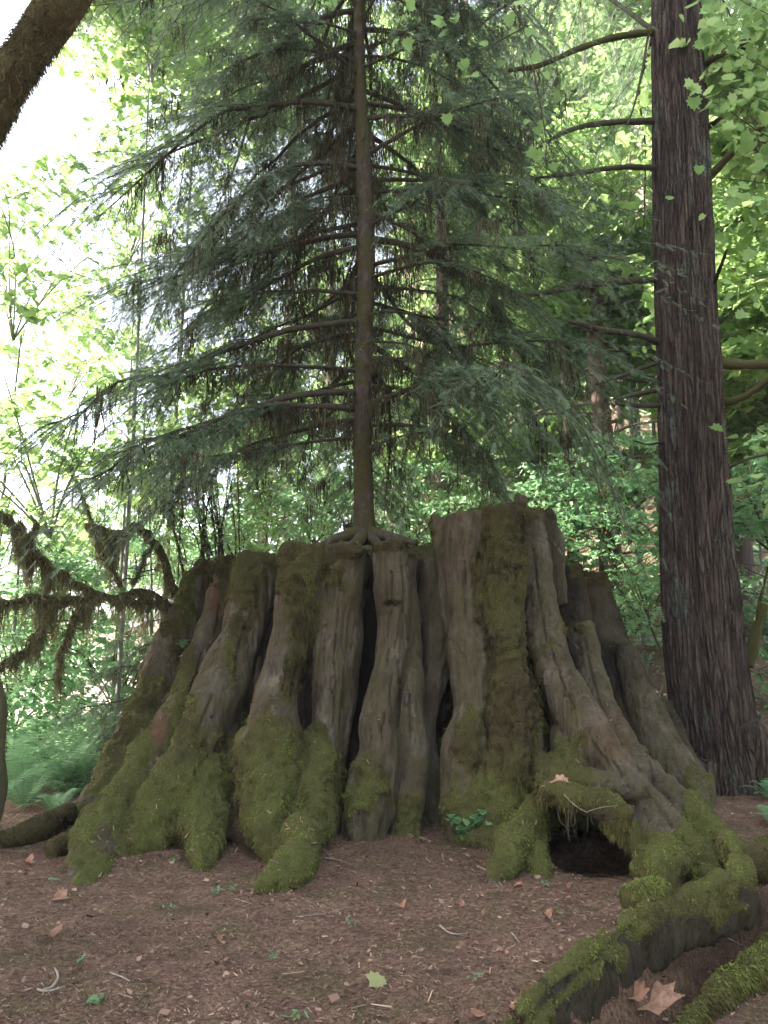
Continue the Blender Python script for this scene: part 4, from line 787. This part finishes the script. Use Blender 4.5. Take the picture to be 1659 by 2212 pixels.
# ---------------------------------------------------------------- ferns
def fern_mesh(rng, nf=15, L=.8):
    b = Buf()
    for q in range(nf):
        a = q * 2.4 + rng.randn() * .2; el = rng.uniform(.75, 1.35); l = L * (.75 + .4 * rng.rand()); u = np.linspace(0, 1, 30)
        h = l * (u * math.cos(el) * 1.1); z = l * (u * math.sin(el) - .5 * u ** 2.6); D = np.array([math.cos(a), math.sin(a), 0])
        c = D * h[:, None] + np.array([0, 0, 1.]) * z[:, None]; T = unit(np.gradient(c, axis=0)); sd_ = np.array([-D[1], D[0], 0]); 
        for s in (-1, 1):
            w_ = l * .17 * np.sin(np.pi * np.clip(u * .88 + .12, 0, 1)) ** .7; k = slice(3, 30)
            p0 = c[k] - T[k] * .003; p1 = c[k] + T[k] * .009; tip = c[k] + sd_ * s * w_[k, None] + T[k] * w_[k, None] * .25 - np.array([0, 0, .15]) * w_[k, None]; mid = (p0 + tip) / 2 - T[k] * .006
            V = np.stack([p0, p1, tip], 1).reshape(-1, 3); b.add(V, np.arange(len(V)).reshape(-1, 3), np.clip(.4 + .2 * rng.randn() + .3 * np.repeat(u[k], 3), 0, 1))
        V = np.concatenate([c - sd_ * .003, c + sd_ * .003]); i = np.arange(29); b.add(V, np.stack([i, i + 1, i + 31, i + 30], 1), .1)
    v, f, t = b.arr(); return mesh_from('frond', v, [np.concatenate([g for g in f if g.shape[1] == 3]), np.concatenate([g for g in f if g.shape[1] == 4])], {'tint': t}, False)
rf = np.random.RandomState(3); FERN = [fern_mesh(rf) for _ in range(3)]
FR = [(210,1640,9.9,1.7,'broad sword fern against the stump flank, in front of the others'),(100,1560,11.3,2.2,'tall sword fern behind the front ferns at the left'),(30,1600,10.4,1.9,'sword fern cut by the left edge'),(60,1640,9.6,1.4,'arching sword fern at the left edge behind the dark trunk'),(165,1600,10,1.8,'tall sword fern in the middle of the fern patch'),(255,1590,10.6,1.6,'sword fern nearest the stump flank'),(120,1700,9,.7,'small dark fern drooping low on the bank at the left'),(300,1540,12,2.0,'farther sword fern touching the stump flank'),(40,1540,12,1.2,'farther sword fern at the left edge'),
      (180,1520,13,2.2,'farthest sword fern in the gap left of the stump'),(1665,1700,8.6,.55,'fern at the right edge beside the redwood roots'),(1670,1790,7.4,.45,'fern at the right edge on the lower ground'),(1430,1450,17,1.0,'pale fern between spire and redwood'),(1680,1480,15,1.2,'pale fern beyond the redwood at the right edge'),(240,1660,9.6,.6,'small fern against the dark left root')]
for i, (X, Y, d, s, lb) in enumerate(FR):
    c = P(X, Y, d); r = empty('sword_fern', (c[0], c[1], gz(c[0], c[1])), lb, 'fern', 'sword ferns', i * 1.3)
    obj('frond', FERN[i % 3], M_fern, r, (0, 0, max(0, c[2] - gz(c[0], c[1]) - .35 * s)) if c[2] - gz(c[0], c[1]) > .9 else (0, 0, -.03), None, s)
for X, Y, s, lb in ((1010,1800,.0,''),): pass
# short fern fronds on the stump flank and at the left toe
for X, Y, d, s, rz_, lb in ((160,1828,6.9,.35,3.0,'tiny fern tucked beside the leftmost mossy toe'),(395,1395,8.4,.22,3.1,'tiny fern clinging to the left flank of the stump')):
    c = P(X, Y, d); r = empty('small_fern', c, lb, 'fern', None, rz_); obj('frond', FERN[1], M_fern, r, (0, 0, -.03), None, s)

# ---------------------------------------------------------------- mossy vine maple left of the stump
rv = np.random.RandomState(9)
vm = empty('vine_maple', P(400, 1500, 9.6) * [1, 1, 0], 'moss-draped vine maple arching left out of the stump flank', 'shrub')
def limb(root, lst, d0, d1, n_t, drape, dl, nm='limb', tint=.62, mat_=M_mapb):
    n = len(lst); q = [P(X, Y, d0 + (d1 - d0) * i / (n - 1)) for i, (X, Y, r) in enumerate(lst)]; r_ = [.62 * r / FPX * fdist(p) for p, (_, _, r) in zip(q, lst)]; q = [p + rv.randn(3) * min(.05, r_[0] * .6) * (0 < j < n - 1) for j, p in enumerate(q)]
    q = catmull(np.column_stack([q, r_]), n * 3); q[1:-1, :3] += rv.randn(len(q) - 2, 3) * np.minimum(.02, q[1:-1, 3:4] * .45); r_ = list(q[:, 3]); q = list(q[:, :3]); n = len(q)
    o = obj(nm, TB().add(tube(q, r_, 10, n * 5, (0, 0, 1), 1, .4, lst[0][0])).mesh(nm), mat_); wparent(o, root)
    c = catmull(np.column_stack([q, r_]), 300)
    if drape > 100:
        tpos = []
        for e in range(9):
            tw_ = TB()
            k0 = rv.randint(30, 299); p0 = c[k0, :3]; dv = unit(rv.randn(3) * [1, .6, 1] + [-.4, 0, .25]) * rv.uniform(.08, .32); p1 = p0 + dv * .5 + rv.randn(3) * .02; p2 = p0 + dv + rv.randn(3) * .03
            tw_.add(tube([p0, p1, p2], [.008, .006, .003], 4, 10, cap=False)); tc_ = catmull([p0, p1, p2], 20)
            if rv.rand() < .6: tpos.append(tc_[rv.randint(2, 20, 30)])
            if rv.rand() < .5: tw_.add(tube([p1, p1 + rv.randn(3) * .06, p1 + rv.randn(3) * .12], [.005, .004, .002], 4, 6, cap=False))
            wparent(obj('twig', tw_.mesh('twig'), mat_), o)
    id_ = rv.randint(0, 300, n_t); nr = unit(rv.randn(n_t, 3))
    b = Buf(); tufts(b, c[id_, :3] + nr * c[id_, 3:4] * .8, nr, .04, .004, .8, tint + .35 * rv.rand(n_t), rv)
    if drape:
        cl = fbm(c[:, :3], 6, 2, 3.) * .5 + .5; cl = np.clip(cl + .5 * fbm(c[:, :3], 14, 2, 9.), 0, 1); pr = np.clip(cl, .04, 1) ** 4; id_ = rv.choice(300, drape, p=pr / pr.sum())
        strands(b, c[id_, :3] + rv.randn(drape, 3) * c[id_, 3:4] * .5 + rv.randn(drape, 3) * .008, 1.25 * dl * (.15 + rv.rand(drape) ** 2) * (.4 + cl[id_] * 1.4), .0045, rv, tint * .9 + .35 * rv.rand(drape))
    if drape > 100 and tpos:
        tp_ = np.concatenate(tpos); strands(b, tp_, dl * .5 * (.1 + rv.rand(len(tp_)) ** 2), .004, rv, tint * .9 + .35 * rv.rand(len(tp_)))
    m_ = bobj('hanging_moss', b, M_lich if tint > .2 else M_hang, smooth=False); wparent(m_, o)['kind'] = 'stuff'
limb(vm, [(415,1400,22),(400,1330,18),(385,1265,15),(350,1195,14),(300,1155,12),(245,1142,10),(205,1140,6),(190,1132,4)], 9.3, 8.6, 2500, 1100, .30)
limb(vm, [(395,1340,12),(360,1295,10),(310,1278,9),(260,1285,11),(210,1290,12),(150,1298,13),(90,1300,12),(30,1292,12),(-60,1290,10)], 9.2, 7.6, 4500, 1700, .28)
limb(vm, [(260,1300,7),(310,1298,8),(345,1305,9),(385,1325,9)], 8.5, 9.2, 1500, 200, .12)
limb(vm, [(215,1285,11),(160,1258,12),(115,1235,11),(88,1220,12),(70,1180,8),(78,1130,4)], 8.3, 7.9, 3000, 900, .30)
limb(vm, [(262,1268,6),(245,1220,6),(215,1165,4),(195,1110,3),(165,1035,2)], 8.6, 8.4, 900, 250, .18)
limb(vm, [(200,1300,7),(172,1330,9),(148,1370,10),(130,1430,8),(128,1480,4)], 8.2, 8.0, 1800, 400, .16)
limb(vm, [(120,1290,9),(104,1330,8),(90,1370,7),(75,1400,4)], 8.0, 7.8, 1200, 300, .16)
limb(vm, [(40,1130,10),(60,1180,8),(66,1230,6)], 7.8, 7.9, 1500, 700, .22)
limb(vm, [(-20,1100,9),(15,1120,10),(60,1160,5)], 7.6, 7.8, 1200, 500, .26)
limb(vm, [(0,1440,8),(30,1425,8),(62,1400,9),(72,1370,5)], 7.8, 7.9, 1500, 400, .16)
limb(vm, [(340,1170,6),(315,1195,6),(300,1235,5),(285,1260,4)], 8.9, 8.7, 500, 120, .12)
rsh = np.random.RandomState(14)
for q in range(26):                                   # upright shoots
    X0 = rsh.uniform(385, 520); Y0 = rsh.uniform(1200, 1260); top = rsh.uniform(880, 1090); lean = rsh.uniform(-110, 40) * (1 if q % 3 else .3)
    limb(vm, [(X0, Y0, rsh.uniform(2, 4.5)), (X0 + lean * .3, Y0 + (top - Y0) * .4, 2.2), (X0 + lean * .7, Y0 + (top - Y0) * .75, 1.6), (X0 + lean, top, .6)], 9.3 + rsh.rand() * .8, 9.2, 60, 14 if q % 2 else 40, .12, 'shoot', .1, M_twig)
lf = Buf(); n = 7000; X = rsh.uniform(330, 600, n); Y = rsh.uniform(900, 1230, n); D = rsh.uniform(9.2, 10.6, n)
cl = fbm(np.stack([X / 60, Y / 60, D], 1), 1, 2); kk = cl > -.2
pos = np.array([P(a, b_, c_) for a, b_, c_ in zip(X[kk], Y[kk], D[kk])]); leaves(lf, pos, .05, rsh, (OVV, OVF), .6)
wparent(bobj('leaf', lf, M_maple, smooth=False), vm)['kind'] = 'stuff'

# ---------------------------------------------------------------- near maple, limb across the top left corner
nm = empty('maple_tree', P(-60, 1800, 6.9) * [1, 1, 0], 'dark mossy maple at the left edge whose shaggy limb crosses the top left corner', 'tree')
bx = nm.location
qn = [np.array([bx[0] - .15, bx[1], -.2]), np.array([bx[0] - .05, bx[1], .5]), np.array([bx[0] - .1, bx[1], 1.2]), np.array([bx[0] - .55, bx[1] - .6, 2.2]), P(-130, 560, 5.0), P(-60, 330, 4.6), P(10, 190, 4.4), P(80, 80, 4.3), P(150, -20, 4.2), P(240, -160, 4.2), P(400, -420, 4.4)]
rn = [.33, .24, .22, .19, .15, .125, .12, .115, .11, .10, .07]
o = obj('trunk', TB().add(tube(qn, rn, 30, 200, (0, 1, 0), 1, .35)).mesh('trunk'), bark_mat('shaggy_bark', [(.3, (.06, .052, .045)), (.7, (.2, .18, .155))], 9, (1, 1, .4), .8, .03, .6, (.09, .08, .045))); wparent(o, nm)
c = catmull(np.column_stack([qn, rn]), 800); n = 26000; id_ = rv.randint(0, 800, n); nr = unit(rv.randn(n, 3)); b = Buf()
tufts(b, c[id_, :3] + nr * c[id_, 3:4] * .97, nr, .035, .003, .7, .4 + .3 * rv.rand(n) + .2 * fbm(c[id_, :3] * 1.0, 5, 2), rv)
n = 5000; id_ = rv.randint(300, 800, n); nr = unit(rv.randn(n, 3) * [1, 1, .5]); strands(b, c[id_, :3] + nr * c[id_, 3:4] * .95, .05 + .10 * rv.rand(n), .004, rv, .35 + .5 * rv.rand(n))
wparent(bobj('hanging_moss', b, M_lich, smooth=False), nm)['kind'] = 'stuff'
lf = Buf(); rl = np.random.RandomState(31)
wd_ = TB()
def leafy_twig(buf, wood, lst, d, nl, ls, rng, spread=.12, tmpl=(MLV, MLF)):
    q = [P(X, Y, d) for X, Y in lst]; c = catmull(np.array(q), 60); wood.add(tube(q, np.linspace(.008, .002, len(q)), 4, 20, cap=False))
    id_ = rng.randint(8, 60, nl); leaves(buf, c[id_] + rng.randn(nl, 3) * spread, ls, rng, tmpl, .35)
leafy_twig(lf, wd_, [(400,-420),(560,-330),(700,-280)], 4.6, 60, .13, rl, .18)
# twig and leaves at the limb's end, above the picture
rk = np.random.RandomState(77)
wparent(obj('branch', wd_.mesh('branch'), M_twig), nm); wparent(bobj('crown', lf, M_maple, smooth=False), nm)

# ---------------------------------------------------------------- near vine maple on the right, leaves in front of the redwood
vr = empty('vine_maple', (5.6, 7.2, gz(5.6, 7.2)), 'vine maple with big bright leaves overlapping the redwood trunk on the right', 'shrub')
wd_ = TB(); lf = Buf(); rr2 = np.random.RandomState(41)
wd_.add(tube([(5.6, 7.2, -.3), (5.5, 7.2, 1.5), (5.2, 7.3, 3.2), (5.0, 7.4, 5.2), (4.9, 7.5, 7)], [.06, .05, .04, .03, .01], 8, 40))
for lst, nl in (([(1760,340),(1650,290),(1560,230),(1495,205)], 42), ([(1780,420),(1680,400),(1560,385),(1440,380)], 10), ([(1760,200),(1660,150),(1560,90),(1510,20)], 40), ([(1780,90),(1680,40),(1600,0),(1540,-60)], 40), ([(1780,520),(1690,480),(1620,450),(1560,440)], 40), ([(1780,380),(1700,330),(1620,300),(1560,310)], 50),
                ([(1800,940),(1720,930),(1640,930),(1580,920)], 26), ([(1800,620),(1700,590),(1620,600),(1570,620)], 24), ([(1800,1080),(1700,1040),(1640,1050)], 20), ([(1800,260),(1720,230),(1640,210),(1560,180)], 60)):
    leafy_twig(lf, wd_, [(a, b_) for a, b_ in lst], 7.4, int(nl * .8), .12, rr2, .12)
wparent(obj('stem', wd_.mesh('stem'), M_twig), vr); wparent(bobj('crown', lf, M_maple, smooth=False), vr)
# twig of leaves hanging in the upper middle, from a maple outside the top edge
um = empty('maple_tree', (1.9, 5.2, 9.5), 'few hanging maple twigs with bright leaves high in front of the hemlock', 'tree')
wd_ = TB(); lf = Buf()
for lst, nl in (([(1080,-300),(1010,-120),(980,0),(960,80)], 26), ([(1080,-300),(1100,-80),(1130,60),(1150,140)], 26), ([(1080,-300),(900,-60),(860,60),(820,150)], 22), ([(1150,140),(1170,240),(1180,330),(1160,380)], 30), ([(1130,60),(1050,110),(1000,190),(960,250)], 16)):
    leafy_twig(lf, wd_, lst, 6.4, int(nl * .6), .09, rr2, .09)
wparent(obj('stem', wd_.mesh('stem'), M_twig), um); wparent(bobj('crown', lf, M_maple, smooth=False), um)
q = [np.array([3.4, 4.4, gz(3.4, 4.4) - .2])]
# ---------------------------------------------------------------- green seedling beside the tall column
sg = empty('seedling', Pg(985, 1812), 'bright green leafy seedling in front of the foot of the tall stump column', 'seedling')
wd_ = TB(); lf = Buf(); rg = np.random.RandomState(8)
for lst in ([(1010,1790),(990,1775),(970,1765)], [(1010,1800),(1030,1775),(1060,1760),(1092,1755)], [(1010,1800),(1000,1790),(995,1800)], [(1020,1790),(1045,1775),(1075,1770)], [(1005,1790),(1030,1765),(1045,1755)]):
    q = [P(X, Y, 6.75) for X, Y in lst]; wd_.add(tube(q, [.004, .003, .001] if len(q) == 3 else [.004, .003, .002, .001], 4, 10, cap=False)); c = catmull(np.array(q), 40)
    for k in range(16): leaves(lf, c[rg.randint(6, 40)][None] + rg.randn(1, 3) * .018, .055, rg, (MLV, MLF), .3)
wparent(obj('stem', wd_.mesh('stem'), M_twig), sg); wparent(bobj('leaf', lf, M_seedl, smooth=False), sg)

# ---------------------------------------------------------------- litter on the floor
rl = np.random.RandomState(99)
M_lit = tint_mat('needle_litter', [(0, (.04, .024, .018)), (.3, (.175, .10, .076)), (.55, (.31, .19, .145)), (.8, (.36, .26, .19)), (.93, (.45, .33, .24)), (1, (.55, .48, .4))], .9)
n = 140000; y = 2.2 + rl.rand(n) ** 1.25 * 9; x = rl.uniform(-1, 1, n) * (y * .56 + .4); z = gh(x, y) + .006 + rl.rand(n) * .012
th = rl.rand(n) * 2 * math.pi; D = np.stack([np.cos(th), np.sin(th), rl.randn(n) * .25], 1); X_, Y_, Z_ = frames(D, np.array([0, 0, 1.]) + rl.randn(n, 3) * .4)
b = Buf(); big = rl.rand(n) ** 5
TQ = np.array([(-.5, -.12, 0), (.5, -.09, 0), (.5, .09, 0), (-.5, .12, 0)]); stamp(b, TQ, np.array([[0, 1, 2, 3]]), np.stack([x, y, z], 1), X_, Y_, Z_, .010 + .022 * big, np.clip(.38 + .2 * rl.randn(n) + .3 * fbm(np.stack([x, y, z], 1), 2.5, 2), 0, 1))
n = 1500; y = 2.2 + rl.rand(n) ** 1.25 * 8; x = rl.uniform(-1, 1, n) * (y * .56 + .4); z = gh(x, y) + .012 + rl.rand(n) * .01
th = rl.rand(n) * 2 * math.pi; D = np.stack([np.cos(th), np.sin(th), rl.randn(n) * .3], 1); X_, Y_, Z_ = frames(D, np.array([0, 0, 1.]) + rl.randn(n, 3) * .5)
stamp(b, TQ * [1, 3.2, 1], np.array([[0, 1, 2, 3]]), np.stack([x, y, z], 1), X_, Y_, Z_, .02 + .03 * rl.rand(n) ** 3, np.clip(rl.rand(n) * .7, 0, 1))
n = 400; y = 2.2 + rl.rand(n) ** 1.25 * 8; x = rl.uniform(-1, 1, n) * (y * .56 + .4); z = gh(x, y) + .016
th = rl.rand(n) * 2 * math.pi; D = np.stack([np.cos(th), np.sin(th), rl.randn(n) * .1], 1); X_, Y_, Z_ = frames(D, np.array([0, 0, 1.]) + rl.randn(n, 3) * .3)
stamp(b, TQ * [1, .35, 1], np.array([[0, 1, 2, 3]]), np.stack([x, y, z], 1), X_, Y_, Z_, .04 + .08 * rl.rand(n) ** 2, np.where(rl.rand(n) < .6, .1, .85))
o = bobj('needle_litter', b, M_lit, smooth=False); tag(o, 'dry needles and bark crumbs strewn over the forest floor', 'litter', kind='stuff')
pl, nl_ = STL; n = len(pl); X_, Y_, Z_ = frames(rl.randn(n, 3), nl_)
b = Buf(); stamp(b, TQ, np.array([[0, 1, 2, 3]]), pl + nl_ * .012, X_, Y_, Z_, .016 + .03 * rl.rand(n) ** 3, np.clip(.4 + .2 * rl.randn(n), 0, .75))
wparent(bobj('litter', b, M_lit, smooth=False), stump)['kind'] = 'stuff'
# sparse low moss on the soil
n = 14000; y = 2.2 + rl.rand(n) ** 1.2 * 6; x = rl.uniform(-1, 1, n) * (y * .56 + .3); pq = np.stack([x, y, x * 0], 1); kk = fbm(pq, 2.2, 3, 6.) > .16; x, y = x[kk], y[kk]
b = Buf(); pos = np.stack([x, y, gh(x, y) + .004], 1); tufts(b, pos, np.tile([0, 0, 1.], (len(x), 1)), .022, .003, .0, .25 + .35 * rl.rand(len(x)), rl)
o = bobj('ground_moss', b, M_moss, smooth=False); tag(o, 'thin patches of low moss on the soil', 'moss', kind='stuff')
# fallen leaves
M_dead = tint_mat('dead_leaf', [(0, (.18, .08, .05)), (.5, (.36, .19, .13)), (1, (.48, .31, .23))], .7, .1)
_nt = M_dead.node_tree; _b = _nt.nodes['Principled BSDF']; _src = _b.inputs['Base Color'].links[0].from_socket
_c = mixc(_nt.nodes, _nt.links, ramp(_nt.nodes, _nt.links, noise(_nt.nodes, _nt.links, 28, 6, .75), [(.4, (.8, .8, .8)), (.62, (0, 0, 0))]), _src, (.16, .075, .05)); _nt.links.new(_c, _b.inputs['Base Color'])
M_yel = tint_mat('yellow_leaf', [(0, (.2, .2, .08)), (1, (.34, .34, .17))], .6, .2)
DL = [(1405,2180,.21,.75,'largest fallen leaf, salmon coloured, at the bottom right between the roots'),(1372,2165,.12,.6,'curled fallen leaf touching the largest salmon leaf'),(868,1965,.07,.5,'orange fallen leaf in the middle of the bare ground'),(1182,1990,.07,.5,'small orange leaf left of the long root'),(1120,1925,.06,.4,'small orange leaf before the dark hollow, left one'),(1225,1925,.06,.3,'small orange leaf in the mouth of the dark hollow'),
      (130,1948,.09,.7,'tan leaf at the tip of the leftmost mossy toe'),(888,1790,.07,.6,'small pinkish leaf at the foot of the centre column'),(1000,1965,.05,.5,'tiny brown leaf right of the middle of the ground'),(60,1870,.08,.4,'reddish leaf near the left edge'),(1560,2125,.06,.5,'small orange leaf on the lower ground beside the corner root'),
      (110,2030,.11,.1,'dark rusty leaf low on the left ground'),(480,2040,.05,.4,'tiny rusty leaf left of centre on the ground'),(1035,2205,.06,.4,'rusty leaf at the bottom edge near the root'),(1110,2195,.06,.5,'orange leaf at the bottom edge touching the root'),(1225,1845,.05,.4,'leaf scrap inside the hollow'),(640,1905,.05,.3,'leaf scrap right of the bright green toe'),(460,1800,.05,.5,'reddish leaf wedged between two mossy toes')]
for i, (X, Y, s, t, lb) in enumerate(DL):
    b = Buf(); p = Pg(X, Y, .012); a = rl.rand() * 6.28; D = np.array([[math.cos(a), math.sin(a), .05]]); Xf, Yf, Zf = frames(D, np.array([[rl.randn() * .25, -.3 + rl.randn() * .2, 1]]))
    mv, mfc = maple_template(.35 + .8 * rl.rand() if s < .2 else .3); mv = mv - [.4, 0, 0]; stamp(b, mv, mfc, np.zeros((1, 3)), Xf, Yf, Zf, np.array([s * (1.2 if s > .2 else 1.0)]), t)
    stamp(b, np.array([(-.75, -.008, .05), (-.75, .008, .05), (-.38, .012, 0), (-.38, -.012, 0)]), np.array([[0, 1, 2, 3]]), np.zeros((1, 3)), Xf, Yf, Zf, np.array([s]), .1)
    p[2] += .012; tag(bobj('fallen_leaf', b, M_dead, smooth=False, loc=p), lb, 'leaf', 'fallen leaves')
for X, Y, s, lb in ((815, 2128, .10, 'yellow green fallen leaf near the bottom middle'),):
    b = Buf(); p = Pg(X, Y, .02); Xf, Yf, Zf = frames(np.array([[1., .3, .0]]), np.array([[0, -.4, 1.]])); stamp(b, MLV - [.4, 0, 0], MLF, np.zeros((1, 3)), Xf, Yf, Zf, np.array([s * .95]), .6)
    tag(bobj('fallen_leaf', b, M_yel, smooth=False, loc=p), lb, 'leaf', 'fallen leaves')
b = Buf(); p = P(1212, 1702, 6.03); Xf, Yf, Zf = frames(np.array([[.6, -.5, -.2]]), np.array([[.2, -.8, .8]])); stamp(b, MLV - [.4, 0, 0], MLF, np.zeros((1, 3)), Xf, Yf, Zf, np.array([.13]), .8)
tag(bobj('fallen_leaf', b, M_dead, smooth=False, loc=p + np.array([0, 0, .04])), 'pink dead leaf caught on top of the arched root over the hollow', 'leaf', 'fallen leaves')
M_stick = plain('pale_stick', (.25, .21, .18), .8, .2)
ST = [([(238,2110),(262,2118),(280,2128)],.006,'pale short stick lying left of the middle of the ground'),([(92,2150),(112,2142),(125,2120),(118,2100)],.009,'forked pale stick at the lower left'),([(80,2146),(105,2150),(140,2140)],.007,'pale stick crossing the forked one at the lower left'),([(700,1858),(730,1862),(758,1872)],.006,'pale stick right of the bright green toe'),([(690,1832),(705,1845),(716,1858)],.005,'short stick leaning at the stump foot'),
      ([(1030,1875),(1062,1892),(1085,1920)],.007,'grey twig pointing at the arched root'),([(950,2005),(972,2022),(1000,2024)],.006,'bent grey twig right of the middle'),([(1260,1850),(1275,1820),(1285,1795)],.005,'thin twig leaning inside the hollow'),([(1525,2010),(1570,2035),(1640,2065)],.006,'long thin stick on the lower ground right of the root'),([(760,2185),(790,2178)],.004,'thin straw at the bottom middle'),
      ([(955,1850),(958,1865)],.007,'white chip of wood near the seedling'),([(640,1985),(700,1978),(770,1960)],.003,'thin brown twig across the middle ground'),([(1105,2020),(1120,2040)],.004,'pale splinter left of the long root'),([(505,1945),(545,1958)],.004,'pale straw below the green toe')]
for lst, r, lb in ST:
    q = np.array([Pg(X, Y, r + .008) for X, Y in lst]); 
    o = obj('fallen_stick', TB().add(tube(q - q[0], np.linspace(r, r * .5, len(q)), 6, 16, (0, 0, 1), 1, .3)).mesh('fallen_stick'), M_stick, loc=q[0]); tag(o, lb, 'stick', 'sticks on the ground')
q = [P(1218, 1716, 5.85), P(1240, 1738, 5.8), P(1266, 1754, 5.8), P(1272, 1752, 5.78), P(1300, 1744, 5.75), P(1335, 1740, 5.8)]
o = obj('fallen_stick', TB().add(tube(np.array(q) - q[0], [.003, .003, .003, .0025, .002, .0015], 5, 36)).mesh('fallen_stick'), M_stick, loc=q[0]); tag(o, 'thin bent twig hung across the opening of the hollow', 'stick', 'sticks on the ground')
# little green sprouts
SP = [(375,1862,.05,'sprout at the foot of the left mossy toes, upper one'),(395,1880,.05,'sprout at the foot of the left mossy toes, lower one'),(365,1965,.04,'lone sprout on the left ground'),(765,1998,.06,'pale sprout in the middle of the ground'),(465,1930,.05,'sprout left of the bright green toe tip'),(505,1925,.04,'tiny sprout beside the bright green toe tip'),
      (45,1845,.05,'sprout near the left edge'),(110,1905,.06,'flat pale sprout left of the leftmost toe'),(1180,1915,.05,'tiny bright sprout in front of the hollow'),(1345,1932,.05,'sprout beside the long root bend'),(585,2070,.04,'sprout low left of the middle'),(180,2080,.05,'sprout at the lower left'),(640,2205,.06,'sprout cut by the bottom edge'),(205,2175,.06,'sprout above the bottom edge on the left'),(1030,2120,.04,'sprout near the root end')]
for X, Y, s, lb in SP:
    b = Buf(); p = Pg(X, Y); leaves(b, np.array([0, 0, .02]) + rg.randn(9, 3) * [s * .36, s * .36, .006], s * .75, rg, (OVV, OVF), .3)
    tag(bobj('sprout', b, M_seedl, smooth=False, loc=p), lb, 'sprout', 'sprouts on the ground')
# corner root at bottom right, belongs to the redwood
lst = [(1800,1975,-.30,26),(1700,2040,-.32,26),(1640,2085,-.34,25),(1570,2135,-.37,22),(1510,2190,-.39,18),(1450,2260,-.43,12)]
q = [Pz(X, Y, z) for X, Y, z, r in lst]; mossy_tube('root', q, [r / FPX * fdist(p) for p, (_, _, _, r) in zip(q, lst)], rw, (0, 0, 1), 1.5, 16000, .026, M_stump, .6, .5, 30)
# leaning broken snag right of the redwood
sn = P(1615, 1440, 11.5); sr = obj('broken_snag', TB().add(tube([np.zeros(3), P(1630, 1380, 11.5) - sn, P(1652, 1305, 11.5) - sn], [.1, .08, .06], 10, 20, (0, 1, 0), 1, .3)).mesh('broken_snag'), M_mapb, loc=sn)
q = sn.copy(); sr.data.materials[0] = M_mapb
tag(sr, 'dark broken snag leaning right behind the redwood base', 'snag')
# unidentified distant object, built as a drum with a red top
dr = empty('drum', (Pz(1406, 1535, 0)[0], 19.0, gz(Pz(1406, 1535, 0)[0], 19.0)), 'tiny unidentified far object, built as a grey drum with a red top, glimpsed between stump spire and redwood', 'drum')
p = P(1406, 1510, 19.0); dr.location = tuple(p - np.array([0, 0, .5]))
obj('barrel', TB().add(tube([(0, 0, 0), (0, 0, .1), (0, 0, .35), (0, 0, .62)], [.13, .16, .17, .12], 20, 16, (0, 1, 0))).mesh('barrel'), plain('grey_paint', (.45, .5, .55), .4), dr)
obj('lid', TB().add(tube([(0, 0, .62), (0, 0, .66), (0, 0, .76)], [.12, .2, .2], 20, 8, (0, 1, 0))).mesh('lid'), plain('red_paint', (.4, .08, .06), .5), dr)

# ---------------------------------------------------------------- hazy forest air
import bmesh
x0, x1, y0, y1, z0, z1 = -100., 100., -70., 120., float(gzv.min()) - 1.2, 95.
hv = np.array([(x, y, z) for x in (x0, x1) for y in (y0, y1) for z in (z0, z1)])
hf = np.array([(0, 1, 3, 2), (4, 6, 7, 5), (0, 4, 5, 1), (2, 3, 7, 6), (0, 2, 6, 4), (1, 5, 7, 3)])
hm = bpy.data.materials.new('haze'); hm.use_nodes = True; hn = hm.node_tree
hn.nodes.remove(hn.nodes['Principled BSDF']); pv = hn.nodes.new('ShaderNodeVolumePrincipled')
pv.inputs['Color'].default_value = (.92, .96, 1, 1); pv.inputs['Density'].default_value = .0013; pv.inputs['Anisotropy'].default_value = .2
hn.links.new(pv.outputs[0], hn.nodes['Material Output'].inputs['Volume'])
hz_ = obj('haze', mesh_from('haze', hv, [hf], None, False), hm); tag(hz_, 'thin bright haze in the forest air', kind='stuff')
